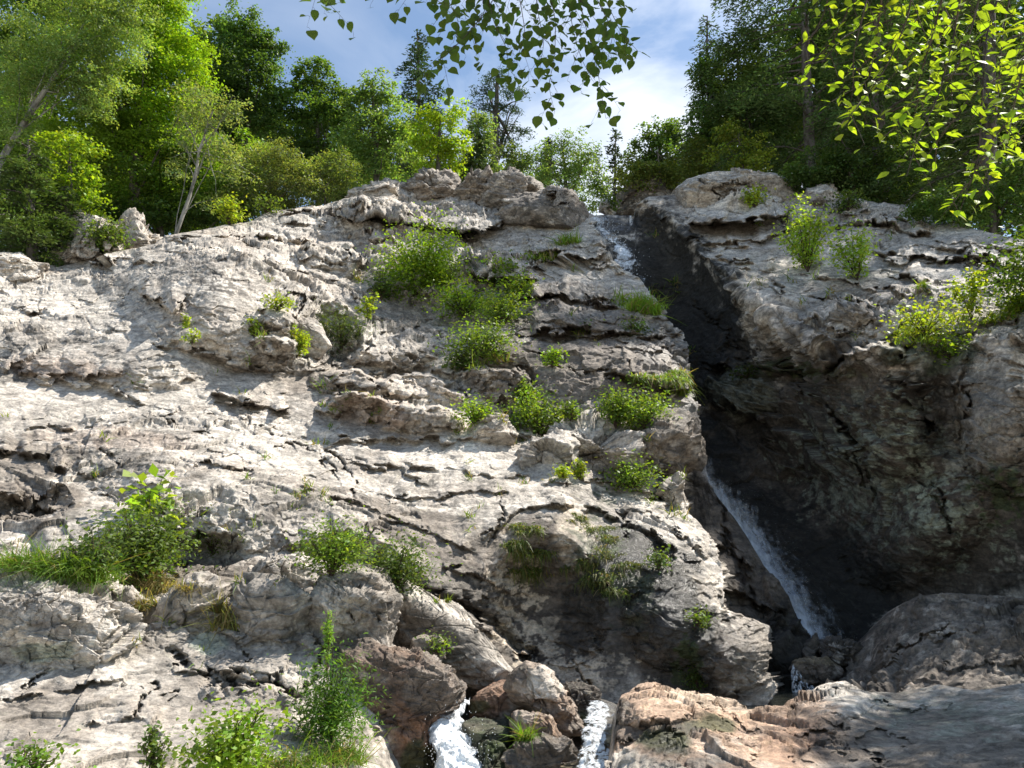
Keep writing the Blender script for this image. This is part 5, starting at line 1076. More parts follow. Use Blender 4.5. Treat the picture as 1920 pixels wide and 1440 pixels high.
tree('leafy_shrub', 'dark undergrowth in the shade left of the two sunlit saplings', 33, [(1620, 370, 60, 24), (1700, 385, 60, 24), (1780, 400, 50, 24), (1540, 340, 60, 30)], (0.08, 0.13, 0.035), cov=2.4, clump=0.6, group=GR, cat='shrub', limbs=6)
# the woods behind, which read as one mass
def woods(name, label, Y, lobes, col, cov, lsize):
    Y = float(far(Y))
    C, Nn, ls = crown_points(lobes, Y, cov, lsize, 0.8, 0.5, 0.2)
    n = len(C); V, Q = cards(C, Nn, rng.normal(size=(n, 3)), ls * rng.uniform(0.7, 1.4, n), 0.6)
    co = leafcol(n, col, 0.25) * np.repeat(np.clip(1 + 0.5 * perlin(C * 0.4)[:, None], 0.4, 1.6), 4, 0)
    tag(mesh_np(name, V, Q, mat=LEAF, col=co), label, kind='stuff')
woods('woods', 'dark mixed woods behind the trees on the left rim', 56, [(40, 300, 150, 180), (200, 330, 160, 140), (340, 300, 150, 130), (480, 280, 110, 110), (620, 310, 90, 80), (720, 320, 90, 60), (830, 330, 90, 40), (400, 120, 60, 90)], (0.075, 0.125, 0.035), 3.2, 0.30)
woods('woods', 'dark shaded woods behind the trees on the right rim', 48, [(1380, 300, 100, 60), (1500, 240, 130, 110), (1650, 180, 160, 200), (1820, 150, 170, 230), (1950, 200, 120, 220), (1560, 60, 110, 100), (1700, 350, 160, 50)], (0.10, 0.17, 0.05), 3.4, 0.28)
print('trees', round(time.time() - T0, 1))
# ------------------------------------------------------------------ plants rooted in the cracks (photo pixel of the root, size in photo pixels)
GS = 'plants growing in the cracks of the rock face'
LG = (0.20, 0.31, 0.03); HG = (0.155, 0.235, 0.04); FG = (0.11, 0.165, 0.04); DG = (0.075, 0.11, 0.035); YG = (0.30, 0.38, 0.04)
bush('leafy_shrub', 'big bright green shrub in the middle of the upper rock face', 790, 555, 190, 165, LG, lobes=[(745, 475, 45, 50), (725, 530, 38, 32), (815, 430, 40, 38), (835, 480, 42, 42), (790, 500, 45, 50), (860, 505, 26, 26), (760, 560, 40, 22), (820, 400, 18, 20)], cov=3.6, lsize=0.0042, stems=20, group=GS, tint2=HG)
bush('juniper', 'dark feathery evergreen bush in the hollow left of the big bright shrub', 640, 655, 120, 95, DG, lobes=[(640, 595, 50, 34), (600, 585, 34, 22), (672, 610, 24, 24), (612, 650, 26, 18)], cov=3.6, lsize=0.0036, asp=0.25, group=GS, tint2=FG)
bush('sapling', 'small yellow green sapling in front of the dark feathery bush', 556, 672, 60, 80, YG, cov=1.6, stems=6, sparse=True, group=GS)
bush('herb', 'thin yellowish herbs left of the rounded block beside the feathery bush', 475, 632, 50, 45, YG, cov=1.0, stems=9, sparse=True, group=GS)
bush('herb', 'pale yellow green herbs above the rounded block beside the feathery bush', 520, 582, 80, 32, YG, cov=1.2, stems=14, sparse=True, group=GS)
bush('herb', 'small yellow sprigs at the foot of the pale dome', 360, 645, 40, 28, YG, cov=0.9, stems=6, sparse=True, group=GS)
bush('herb', 'slender sprig beside the crack in the pale dome', 347, 615, 14, 30, YG, cov=1.0, stems=3, sparse=True, group=GS)
bush('leafy_shrub', 'yellow leaved shoot right of the dark feathery bush', 690, 600, 40, 70, YG, cov=1.0, stems=6, sparse=True, group=GS)
for (u, v, w, h, c, lab) in [
    (940, 528, 80, 45, HG, 'bright herb clump on the ledge right of the big shrub'),
    (970, 562, 60, 55, HG, 'round herb clump hanging over the dark block'),
    (870, 590, 130, 52, LG, 'wide light green herb clump just below the big shrub'),
    (945, 605, 90, 60, HG, 'herb clump at the left end of the dark curved ledge'),
    (905, 668, 120, 60, HG, 'dense herb clump above the rounded pale block'),
    (868, 690, 50, 40, FG, 'drooping green herbs left of the rounded pale block'),
    (1036, 686, 30, 48, LG, 'narrow upright herb alone on the smooth brown shield of rock'),
    (1012, 812, 110, 70, HG, 'round leafy bush above the grey squarish block'),
    (985, 762, 36, 66, HG, 'tall narrow herb rising from the round leafy bush'),
    (1070, 785, 36, 44, HG, 'small leafy bush beside the small grey block'),
    (890, 790, 70, 46, LG, 'thin grassy herbs left of the wedge shaped block'),
    (1155, 800, 60, 84, HG, 'upright leafy bush at the left of the gorge edge bushes'),
    (1205, 800, 110, 60, HG, 'wide leafy bush near the gorge edge below the hanging grass'),
    (1185, 916, 90, 52, HG, 'low leafy bush under the dark split block'),
    (1086, 895, 26, 36, YG, 'small bright sprig beside the large cracked block'),
    (1055, 892, 30, 20, YG, 'tiny yellow sprig left of the large cracked block'),
    (1192, 622, 44, 26, FG, 'small dark herb tuft on the shelf above the shield'),
    (1102, 622, 22, 20, FG, 'tiny herb tuft on the middle of the shelf above the shield'),
    (1310, 1170, 36, 32, HG, 'small bright fern at the edge of the wet wall'),
    (1310, 1290, 44, 60, FG, 'fresh green herbs low on the wet wall near the red rock'),
    (1235, 1065, 34, 40, FG, 'green tuft in the crack of the wet wall'),
    (745, 1100, 140, 85, FG, 'low bush above the long striped slab'),
    (622, 1076, 125, 100, HG, 'leafy herb clump above the long pale block'),
    (820, 1220, 40, 34, HG, 'small fern over the dark angular stone'),
    (1590, 392, 50, 36, FG, 'small shrub on the rim right of the long capstone'),
    (1415, 385, 46, 42, YG, 'small yellowish shrub on the long capstone'),
    (300, 425, 60, 44, YG, 'yellow green shrub at the foot of the slender white birch'),
    (360, 425, 80, 22, LG, 'low green plants right of the slender white birch'),
    (430, 418, 60, 56, YG, 'bright leafy shrub on the rim right of the slender white birch'),
    (200, 470, 70, 66, FG, 'sparse green shrub in front of the pale outcrop'),
    (500, 395, 46, 24, FG, 'low olive plants on the rim near the pale skyline rock'),
    (1145, 392, 30, 30, FG, 'green plants in the notch behind the leaning slab'),
    (1400, 705, 60, 16, DG, 'dark moss cushions under the shaded lip'),
    (715, 560, 34, 60, FG, 'drooping foliage at the left foot of the big shrub'),
]:
    bush('herb', lab, u, v + 4, w * 1.2, h * 1.15, c, cov=3.2 if c != YG else 1.6, stems=18, group=GS, lsize=0.0042, sparse=(c == YG))
# left gully
bush('herb', 'tangle of green herbs in the gully behind the pale hump', 265, 1095, 200, 165, HG, cov=3, stems=46, group=GS, lsize=0.0052, tint2=FG)
bush('herb', 'dark leafy herbs between the long grass and the tangle of herbs', 175, 1085, 120, 100, FG, cov=2.6, stems=18, group=GS, lsize=0.0055)
sp = bush('sapling', 'young tree with big pale green leaves standing in the left gully', 280, 1050, 110, 200, (0.26, 0.38, 0.05), cov=1.5, stems=12, sparse=True, group=GS, lsize=0.0130, asp=0.75)
bush('herb', 'bushy pale herb at the right end of the left gully', 400, 1040, 110, 110, (0.15, 0.21, 0.045), cov=2.2, stems=26, group=GS, lsize=0.0045, asp=0.35)
tuft('grass_tuft', 'long green grass at the left end of the gully', [(60, 1075, 50), (120, 1078, 50), (170, 1085, 30)], (0.13, 0.23, 0.03), length=95, n=1300, droop=0.7, dry=0.12, group=GS)
tuft('grass_tuft', 'straw coloured grass hanging in the gully below the tangle of herbs', [(300, 1100, 44)], (0.20, 0.20, 0.07), length=60, n=700, droop=0.9, dry=0.6, group=GS)
tuft('grass_tuft', 'dry grass tuft between the striped block and the flat faced block', [(425, 1176, 22), (420, 1150, 16)], (0.24, 0.25, 0.08), length=75, n=320, droop=0.5, dry=0.4, group=GS)
tuft('grass_tuft', 'thin dry grass left of the striped block', [(270, 1140, 24)], (0.18, 0.2, 0.06), length=45, n=200, droop=0.6, dry=0.5, group=GS)
# tall herb in front
bush('herb', 'tall feathery green herb leaning over the foreground slab', 620, 1390, 170, 220, (0.13, 0.25, 0.035), lobes=[(620, 1260, 34, 40), (600, 1310, 50, 34), (640, 1330, 44, 44), (570, 1340, 40, 24), (620, 1370, 50, 26), (615, 1210, 18, 40), (650, 1280, 26, 40)], cov=6, lsize=0.0066, asp=0.24, stems=50, group=GS, tint2=FG)
bush('herb', 'tall thin flower stalk rising above the feathery herb', 612, 1260, 16, 165, (0.2, 0.33, 0.05), cov=3.2, stems=3, sparse=True, group=GS, lsize=0.005, asp=0.25)
bush('herb', 'bright bushy herb at the bottom edge left of the feathery herb', 425, 1445, 180, 130, LG, lobes=[(470, 1350, 50, 28), (420, 1380, 50, 30), (380, 1410, 50, 26), (450, 1420, 60, 26), (500, 1330, 30, 18)], cov=4, stems=30, group=GS, lsize=0.0068, tint2=HG)
tuft('grass_tuft', 'long grass along the bottom edge under the feathery herb', [(560, 1440, 40), (620, 1435, 40), (500, 1445, 40), (660, 1425, 30)], (0.15, 0.25, 0.04), length=90, n=1000, droop=0.7, dry=0.2, group=GS)
bush('herb', 'green herbs in the bottom left corner', 60, 1450, 130, 60, (0.14, 0.24, 0.03), cov=2.2, stems=18, group=GS, lsize=0.006)
bush('fern', 'sparse dark herbs at the bottom edge left of the bright bushy herb', 285, 1450, 70, 90, FG, cov=1.3, stems=12, group=GS, lsize=0.006, sparse=True, cat='fern')
tuft('grass_tuft', 'green grass tuft growing on the block between the two small falls', [(985, 1388, 14)], (0.15, 0.25, 0.03), length=62, n=150, droop=0.5, group=GS)
# grasses on the ledges
for (spots, ln, n, c, lab) in [
    ([(1180, 572, 34), (1205, 580, 30), (1225, 588, 16)], 42, 800, (0.20, 0.32, 0.04), 'bright round grass cushion on the ledge by the upper gorge edge'),
    ([(1265, 702, 20), (1275, 715, 16), (1280, 735, 10)], 32, 700, (0.19, 0.30, 0.05), 'thick grass draped over the gorge edge'),
    ([(1200, 712, 30), (1235, 712, 30)], 30, 500, (0.18, 0.28, 0.04), 'short grass strip left of the draped grass'),
    ([(1008, 486, 22), (1030, 484, 20)], 24, 260, (0.19, 0.28, 0.04), 'small grass patch on the upper ledge'),
    ([(1058, 456, 18)], 30, 260, (0.2, 0.3, 0.04), 'small bright grass tuft below the big dark headwall block'),
    ([(880, 690, 30), (940, 680, 20)], 30, 260, (0.16, 0.22, 0.05), 'grass fringe under the dense herb clump'),
    ([(990, 1070, 36), (1005, 1035, 34), (970, 1020, 24), (985, 990, 28)], 17, 2200, (0.13, 0.17, 0.04), 'shaggy grass hanging on the wall at its left side'),
    ([(1110, 990, 30), (1130, 1040, 36), (1140, 1080, 30), (1100, 1060, 30), (1090, 970, 16), (1150, 1110, 26), (1130, 1010, 30), (1110, 1090, 30), (1180, 1060, 24)], 15, 2600, (0.12, 0.155, 0.04), 'shaggy green mat hanging on the middle of the wet wall'),
    ([(1750, 640, 40), (1700, 635, 30), (1800, 610, 40), (1860, 600, 40)], 30, 800, (0.24, 0.34, 0.04), 'bright grass along the shelf of the right buttress'),
    ([(840, 1130, 14)], 20, 90, (0.16, 0.22, 0.04), 'few grass blades on the striped slab'),
    ([(1730, 540, 12)], 22, 60, (0.2, 0.3, 0.04), 'small grass tuft left of the thin sapling on the buttress'),
]:
    tuft('grass_tuft', lab, spots, c, length=ln, n=n, droop=0.6 if 'hang' not in lab and 'drape' not in lab else 1.2, group=GS, up=1.0 if 'hang' not in lab else 0.3)
GB = 'plants growing on top of the right buttress'
bush('sapling', 'larger of the two sunlit saplings on the right buttress', 1515, 510, 135, 160, (0.30, 0.42, 0.06), cov=1.0, stems=16, sparse=True, group=GB, lsize=0.0046)
bush('sapling', 'smaller of the two sunlit saplings on the right buttress', 1608, 526, 105, 125, (0.30, 0.42, 0.06), cov=1.0, stems=12, sparse=True, group=GB, lsize=0.0046)
bush('sapling', 'thin wispy sapling above the bright grass of the buttress', 1822, 600, 90, 150, YG, cov=0.7, stems=4, sparse=True, group=GB, lsize=0.006)
bush('herb', 'sunlit leafy herbs on the shelf of the buttress', 1735, 632, 150, 70, YG, cov=2, stems=20, group=GB, lsize=0.005)
bush('herb', 'leafy herbs hanging in the notch under the buttress shelf', 1780, 675, 90, 50, (0.2, 0.3, 0.03), cov=2.2, stems=18, group=GB, lsize=0.006)
bush('leafy_shrub', 'bright shrub cut by the right edge of the photo', 1905, 605, 90, 85, (0.24, 0.34, 0.03), cov=1.8, stems=14, group=GB, lsize=0.0055, sparse=True)

# many tiny sprigs in seams and hollows
P0, Ds, Cc = [], [], []
for i in range(430):
    if i < 300: u, v = rng.uniform(450, 1300), rng.uniform(430, 1100)
    elif i < 360: u, v = rng.uniform(0, 700), rng.uniform(600, 1300)
    else: u, v = rng.uniform(1400, 1900), rng.uniform(400, 660)
    p, n, ob = ray(u, v)
    if p is None or perlin(np.array([[p[0] * 0.6, p[1] * 0.6, p[2] * 0.6]]))[0] < 0.08: continue
    if (n * (CAM - p)).sum() < 0: n = -n
    k = rng.integers(6, 22)
    P0.append(p + rng.normal(size=(k, 3)) * 0.04 * p[1] / 12); Ds.append(unit(np.array([0, -0.1, 1.0]) + n * 0.3 + rng.normal(size=(k, 3)) * 0.5))
P0 = np.concatenate(P0); Ds = np.concatenate(Ds); n = len(P0)
V, Q, c = blades(P0, Ds, P0[:, 1] * rng.uniform(0.006, 0.017, n), np.array([0, -0.1, -0.4]) + rng.normal(size=(n, 3)) * 0.3, P0[:, 1] * 0.0016, (0.16, 0.24, 0.04), 0.25)
tag(mesh_np('grass', V, Q, mat=GRASSM, col=c), 'tiny sprigs of grass scattered in the seams of the rock', kind='stuff')
print('plants', round(time.time() - T0, 1))
# ------------------------------------------------------------------ falling water
def ribbon(name, left, right, Yl, mat, label, nr=120, nc=40, rough=0.06, lift=0.0, dens=None, bulge=0.1, freq=6.0):
    """a sheet of water between two outlines (lists of (u, v), top to bottom) at real depths Yl (given top to bottom)"""
    a = spline(left, nr); b = spline(right, nr)
    s = np.linspace(0, 1, nc)[None, :, None]
    UV = a[:, None] * (1 - s) + b[:, None] * s
    t = np.linspace(0, 1, nr)[:, None]
    Yg = np.interp(t, np.linspace(0, 1, len(Yl)), Yl) + 0 * s[..., 0]
    P = at(UV[..., 0], UV[..., 1], far(Yg))
    S = s[..., 0] + 0 * t
    P[..., 1] -= bulge * np.sin(S * math.pi) ** 0.6
    h = fbm(P * freq * np.array([1, 1, 0.35]), 4, 0.6)
    P = P + pdir(UV[..., 0], UV[..., 1]) * (-(h + 0.3) * rough)[..., None] + np.stack([perlin(P * freq + 3), 0 * h, perlin(P * freq + 8)], -1) * rough * 0.5
    d = dens(S, t + 0 * S) if dens else np.zeros_like(S)
    base = P.reshape(-1, 3).mean(0)
    o = mesh_np(name, P - base, Q=grid_faces(nr, nc)[:, ::-1], mat=mat, smooth=True, attrs={'dens': d})
    o.location = Vector(base); tag(o, label, kind='structure')
    return o
def drops(name, C, size, mat, label):
    """spray: small irregular droplets"""
    n = len(C); o8 = np.array([[1, 0, 0], [-1, 0, 0], [0, 1, 0], [0, -1, 0], [0, 0, 1.5], [0, 0, -1.5]], float)
    f = np.array([[0, 2, 4], [2, 1, 4], [1, 3, 4], [3, 0, 4], [2, 0, 5], [1, 2, 5], [3, 1, 5], [0, 3, 5]])
    V = C[:, None] + o8[None] * size[:, None, None] * rng.uniform(0.6, 1.3, (n, 6, 1))
    T = (np.arange(n)[:, None, None] * 6 + f[None]).reshape(-1, 3)
    o = mesh_np(name, V.reshape(-1, 3), T=T, mat=mat, smooth=True, attrs={'dens': np.ones(n * 6)})
    tag(o, label, kind='stuff'); return o
FOAM = water_material('foam', lo=0.34, hi=0.66, streak=(3, 3, 0.9), scale=3.4, rough=0.45)
CASC = water_material('cascade_water', lo=0.40, hi=0.66, streak=(1.6, 1.6, 0.5), scale=1.8, rough=0.3)
VEIL = water_material('water_veil', lo=0.42, hi=0.62, streak=(5, 5, 0.8), scale=4.0, rough=0.25)
SLIDE = water_material('sliding_water', lo=0.20, hi=1.35, streak=(7, 2, 2), scale=1.6, colr=(0.72, 0.79, 0.88), rough=0.4)
# the small falls in front
ribbon('waterfall', [(862, 1308), (852, 1330), (838, 1345), (806, 1346), (806, 1380), (812, 1420), (808, 1520)], [(888, 1306), (872, 1332), (868, 1350), (878, 1370), (892, 1400), (912, 1440), (940, 1520)], [7.9, 7.5, 7.2, 6.9, 6.7, 6.6, 6.5], FOAM, 'white foaming small waterfall between the rusty rock and the mossy boulders', nr=150, nc=80, rough=0.10, bulge=0.18, freq=7, dens=lambda S, t: 0.20 - 0.45 * np.exp(-S / 0.05) - 0.5 * np.exp(-(1 - S) / 0.09) - 0.16 * sstep(0.5, 1, t) * sstep(0.45, 0.9, S))
ribbon('waterfall', [(1100, 1314), (1096, 1340), (1090, 1370), (1086, 1400), (1080, 1430), (1070, 1520)], [(1156, 1316), (1154, 1345), (1150, 1380), (1152, 1398), (1154, 1430), (1156, 1520)], [7.2, 6.6, 6.3, 6.0, 5.8, 5.6], VEIL, 'thin streaky small waterfall falling onto the yellowish shelf', nr=130, nc=60, rough=0.05, bulge=0.08, freq=9, dens=lambda S, t: 0.06 + 0.2 * sstep(0.75, 1.0, t) - 0.10 * (S > 0.7) * (t < 0.5) - 0.3 * np.exp(-S / 0.06) - 0.3 * np.exp(-(1 - S) / 0.08))
# upper cascade
ribbon('waterfall', [(1104, 406), (1108, 430), (1122, 452), (1138, 478), (1150, 505), (1190, 540), (1215, 580)], [(1138, 408), (1146, 428), (1168, 448), (1188, 470), (1204, 500), (1230, 540), (1245, 590)], [33.2, 32.0, 30.9, 29.6, 28.6, 27.6, 27.0], CASC, 'upper cascade sliding down beside the big dark headwall block', nr=120, nc=60, rough=0.25, bulge=0.1, freq=1.6, dens=lambda S, t: 0.01 - 0.2 * sstep(0.5, 1, t) - 0.12 * np.abs(S - 0.4) - 0.3 * np.exp(-(1 - S) / 0.08) - 0.3 * np.exp(-S / 0.05))
ribbon('water', [(1112, 402), (1104, 406)], [(1186, 404), (1180, 409)], [34.5, 33.1], VEIL, 'thin sheet of stream water running over the lip of the upper cascade', nr=8, nc=30, rough=0.03, bulge=0, dens=lambda S, t: -0.1 + 0 * S)
ribbon('waterfall', [(1180, 405), (1182, 430), (1186, 462)], [(1184, 405), (1187, 430), (1193, 462)], [32.9, 32.8, 32.6], VEIL, 'thread of water falling at the right end of the upper lip', nr=40, nc=8, rough=0.06, bulge=0.02, freq=3, dens=lambda S, t: 0.02 + 0 * S)
uv = np.stack([rng.normal(1128, 20, 700), rng.uniform(405, 520, 700)], 1); uv[:, 0] += (uv[:, 1] - 410) * 0.42
drops('spray', at(uv[:, 0], uv[:, 1], far(33 - (uv[:, 1] - 405) * 0.036) - 0.3 + rng.normal(size=700) * 0.15), rng.uniform(0.004, 0.012, 700), FOAM, 'white spray over the upper cascade')
# the long slide in the shaded slot
ribbon('waterfall', [(1308, 860), (1318, 890), (1332, 920), (1352, 945), (1385, 990), (1428, 1062), (1474, 1124), (1500, 1172), (1528, 1214)], [(1345, 860), (1362, 890), (1392, 925), (1424, 955), (1466, 1004), (1510, 1070), (1552, 1126), (1580, 1172), (1600, 1206)], [17.2, 16.9, 16.6, 16.3, 15.7, 15.0, 14.3, 13.9, 13.5], SLIDE, 'long narrow waterfall sliding down the dark slot of the gorge', nr=260, nc=50, rough=0.10, bulge=0.0, freq=5, dens=lambda S, t: 0.78 * (1 - S) ** 1.8 * (0.35 + 0.65 * sstep(0.0, 0.3, t)) * np.clip(S / 0.04, 0, 1) - 0.34)
uv = np.stack([1318 + (rng.random(1500) ** 1.0) * 0, rng.uniform(900, 1225, 1500)], 1)
lx = np.interp(uv[:, 1], [860, 920, 990, 1062, 1124, 1172, 1225], [1308, 1332, 1385, 1428, 1474, 1500, 1535])
uv[:, 0] = lx + 6 + np.abs(rng.normal(size=1500)) * 42
drops('spray', at(uv[:, 0], uv[:, 1], far(np.interp(uv[:, 1], [860, 1225], [16.9, 13.2])) - 0.3 + rng.normal(size=1500) * 0.2), rng.uniform(0.0008, 0.0025, 1500), FOAM, 'fine spray along the long slide in the slot')
ribbon('waterfall', [(1484, 1244), (1484, 1275), (1486, 1312)], [(1494, 1246), (1512, 1275), (1540, 1300)], [11.9, 11.7, 11.5], VEIL, 'trickle falling off the flat topped boulder in the plunge pool', nr=50, nc=30, rough=0.06, bulge=0.05, freq=6, dens=lambda S, t: 0.02 - 0.25 * S * (1 - t))
k = 350; uv = np.stack([rng.normal(858, 30, k), 1440 - np.abs(rng.normal(0, 45, k))], 1)
drops('spray', at(uv[:, 0], uv[:, 1], 6.2 + rng.normal(size=k) * 0.15), rng.uniform(0.0015, 0.004, k), FOAM, 'white spray in front of the foaming small waterfall')
# pool and ground under everything
me_ = at(np.array([1000, 1700, 1700, 1000]), np.array([1330, 1330, 1330, 1330]), np.array([8.2, 8.2, 16, 16]))
PB = water_material('pool_water', lo=-1, hi=-0.9, streak=(1, 1, 1), scale=4, colr=(0.02, 0.022, 0.018), rough=0.05)
gx, gy = np.meshgrid(np.linspace(-2, 8, 60), np.linspace(8.4, 17, 60), indexing='ij')
zz = 0.25 + 0.015 * perlin(np.stack([gx * 2, gy * 2, gx * 0], -1))
o = mesh_np('water', np.stack([gx, gy, zz], -1), Q=grid_faces(60, 60), mat=PB, smooth=True, attrs={'dens': np.zeros(3600)}); tag(o, 'dark plunge pool at the bottom of the gorge', kind='structure')
gx, gy = np.meshgrid(np.linspace(-120, 120, 200), np.linspace(-60, 14, 80), indexing='ij')
GP_ = np.stack([gx, gy, -0.75 + 0.25 * fbm(np.stack([gx * 0.3, gy * 0.3, gx * 0], -1), 4) + 0 * gx], -1)
cg, _ = rock_colour(GP_, gx * 0, gy * 0, [])
tag(mesh_np('ground', GP_, Q=grid_faces(200, 80), mat=ROCK, smooth=True, col=cg.reshape(-1, 3), attrs={'wet': gx * 0}), 'rocky stream bed around the camera', kind='structure')
print('water', round(time.time() - T0, 1))
# ------------------------------------------------------------------ branches hanging into the picture, close to the camera
def leaf_shapes(C, N, A, L_, W_, kind):
    """real leaf outlines: 13 vertices, folded along the midrib and curled at the tip"""
    N = unit(N); A = unit(A - (A * N).sum(-1, keepdims=True) * N); S = np.cross(N, A)
    if kind == 'birch': prof = [(0.0, 0.0), (0.13, 0.38), (0.36, 0.5), (0.64, 0.42), (0.87, 0.16), (1.0, 0.0)]
    else: prof = [(0.0, 0.0), (0.20, 0.32), (0.45, 0.5), (0.70, 0.36), (0.88, 0.14), (1.0, 0.0)]
    n = len(C); vs = []
    curl = rng.uniform(0.02, 0.22, n)[:, None]; fold = rng.uniform(0.05, 0.35, n)[:, None]
    L1 = L_[:, None]; W1 = W_[:, None]
    def pt(s, w, sg): return C + A * s * L1 + S * sg * w * W1 + N * (w * W1 * fold - curl * L1 * s * s)
    for s, w in prof: vs.append(pt(s, 0, 0))                  # midrib 0..5
    for s, w in prof[1:-1]: vs.append(pt(s - 0.04, w, 1))      # 6..9
    for s, w in prof[1:-1]: vs.append(pt(s - 0.04, w, -1))     # 10..13
    V = np.stack(vs, 1); m = V.shape[1]
    T3 = [[0, 1, 6], [4, 5, 9], [0, 10, 1], [4, 13, 5]]
    Q4 = [[1, 2, 7, 6], [2, 3, 8, 7], [3, 4, 9, 8], [1, 10, 11, 2], [2, 11, 12, 3], [3, 12, 13, 4]]
    o = np.arange(n)[:, None, None] * m
    return V.reshape(-1, 3), (o + np.array(Q4)[None]).reshape(-1, 4), (o + np.array(T3)[None]).reshape(-1, 3), m

def branch(name, label, twigs, Y, kind, col, llen, step, sub=0, trunk=None, shade_canopy=None, hang=0.7, thick=0.004, group=None):
    root = empty(name, at(*twigs[0][0][:2], Y), label, 'branch', group); base = np.array(root.location)
    Cs, Ns, As, tubes_, pet = [], [], [], [], []
    for tw in twigs:
        dY = tw[0][2] if len(tw[0]) > 2 else rng.normal() * 0.18
        p2 = spline([t[:2] for t in tw], 30)
        L2 = np.linalg.norm(p2[1:] - p2[:-1], axis=1).sum()
        P = at(p2[:, 0], p2[:, 1], Y + dY + 0.12 * np.sin(np.linspace(0, 3, 30) + rng.random() * 6))
        tubes_.append((P, thick))
        lines = [(P, L2)]
        nsub = int(L2 / sub) if sub else 0
        for k in range(nsub):
            i = int((k + 0.6) / nsub * 28); t = P[i + 1] - P[i]; t /= np.linalg.norm(t)
            sd = np.array([1 if k % 2 else -1, 0, 0]) * 0.8 + t * 0.8 + np.array([0, rng.normal() * 0.5, -0.5]); sd /= np.linalg.norm(sd)
            ln = rng.uniform(0.10, 0.22) * Y / 2.6 * (1.2 - i / 40)
            q = P[i] + sd * np.linspace(0, ln, 8)[:, None] + np.array([0, 0, -0.25 * ln]) * (np.linspace(0, 1, 8) ** 2)[:, None]
            tubes_.append((q, thick * 0.45)); lines.append((q, ln / (Y / F)))
        for q, l2 in lines:
            m = max(2, int(l2 / step)); s = np.linspace(0.06, 1.0, m)
            x = s * (len(q) - 1); i = np.minimum(x.astype(int), len(q) - 2); c = q[i] + (q[i + 1] - q[i]) * (x - i)[:, None]
            t = unit(q[i + 1] - q[i]); sg = np.where(np.arange(m) % 2, 1, -1)[:, None]
            sd = unit(np.array([1.0, 0, 0]) * sg * 0.9 + t * 0.55 + rng.normal(size=(m, 3)) * 0.45)
            pl = rng.uniform(0.25, 0.5, m)[:, None] * llen
            e = c + sd * pl + np.array([0, 0, -0.3]) * pl
            for a_, b_ in zip(c, e): pet.append(np.array([a_, (a_ + b_) / 2 + [0, 0, 0.1 * llen], b_]))
            Cs.append(e); As.append(sd * (1 - hang) + np.array([0, 0, -1.0]) * hang + rng.normal(size=(m, 3)) * 0.25)
            Ns.append(rng.normal(size=(m, 3)) * [0.5, 0.35, 0.4] + (np.array([0, -0.85, 0.35]) if kind == 'birch' else np.array([0, -0.45, 0.8])))
    C = np.concatenate(Cs); n = len(C)
    ll = llen * rng.uniform(0.65, 1.15, n)
    V, Q, T, m = leaf_shapes(C - base, np.concatenate(Ns), np.concatenate(As), ll, ll * rng.uniform(0.74, 0.98, n) * (1 if kind == 'birch' else 0.66), kind)
    mesh_np('leaves', V, Q, T, mat=NEAR, parent=root, smooth=True, col=leafcol(n, col, 0.14, 0.08, m))
    pr = [tube(q - base, [th, th * 0.3], 5) for q, th in tubes_] + [tube(q - base, [0.0007, 0.0005], 3) for q in pet]
    mesh_np('twig', *merge(pr), mat=TWIG, parent=root, smooth=True)
    if shade_canopy:
        C, Nn, ls = [], [], shade_canopy[1]
        for (c, r, k) in shade_canopy[0]:
            e = unit(rng.normal(size=(k, 3))) * (rng.random(k) ** 0.45)[:, None] * np.array(r)
            C.append(np.array(c) + e); Nn.append(np.array([0, 0, 1.0]) + rng.normal(size=(k, 3)) * 0.5)
        C = np.concatenate(C); k = len(C)
        V, Q = cards(C - base, np.concatenate(Nn), rng.normal(size=(k, 3)), ls * rng.uniform(0.7, 1.3, k), 0.7)
        mesh_np('crown', V, Q, mat=LEAF, parent=root, col=leafcol(k, col, 0.15))  # added leaves out of view that shade the branch
    if trunk is not None:
        mesh_np('trunk', *tube(spline(trunk, 16, 0.02) - base, [0.2, 0.14, 0.05], 10), mat=BARK, parent=root, smooth=True)
    return root
s_ = sd
c1 = np.array([0.4, 2.75, 4.0])
branch('birch_branch', 'hanging branch of dark round leaves at the top centre against the sky',
       [[(885, -60, 0.0), (912, 20), (880, 60), (845, 95), (815, 120), (790, 160)], [(905, -60, 0.1), (925, 40), (950, 90), (955, 150)], [(790, -60, -.1), (800, -20), (830, 10), (850, 30)], [(600, -60, 0), (606, -20), (612, 20)],
        [(620, -60, .1), (632, -20), (640, 6)], [(1000, -60, 0.0), (1008, 20), (1020, 80), (1012, 130)], [(1020, -60, .2), (1042, 40), (1040, 110), (1028, 160), (1040, 210)], [(1080, -60, -.1), (1092, 30), (1108, 80), (1120, 130), (1130, 190), (1136, 222)],
        [(1100, -60, .1), (1140, 10), (1164, 60), (1196, 96)], [(960, -60, -.2), (975, 0), (985, 60), (970, 110)], [(1060, -60, .0), (1065, 0), (1075, 60), (1090, 110), (1110, 150)], [(700, -60, 0), (720, -24), (740, -4)], [(940, -60, .15), (925, 0), (900, 40), (870, 80)],
        [(1110, -60, -.1), (1120, 0), (1150, 60), (1140, 110)], [(820, -60, .1), (835, -10), (860, 40), (850, 80)]],
       2.7, 'birch', (0.075, 0.13, 0.03), 0.047, 13, sub=36, thick=0.0024,
       shade_canopy=([(c1 + s_ * 1.7 + [0, 0, 0.35], (0.9, 0.8, 0.35), 2600), (c1 + s_ * 2.6, (1.3, 0.9, 0.5), 3000)], 0.07), trunk=None)  # unseen leaf mass added towards the sun to darken these leaves
tw = []
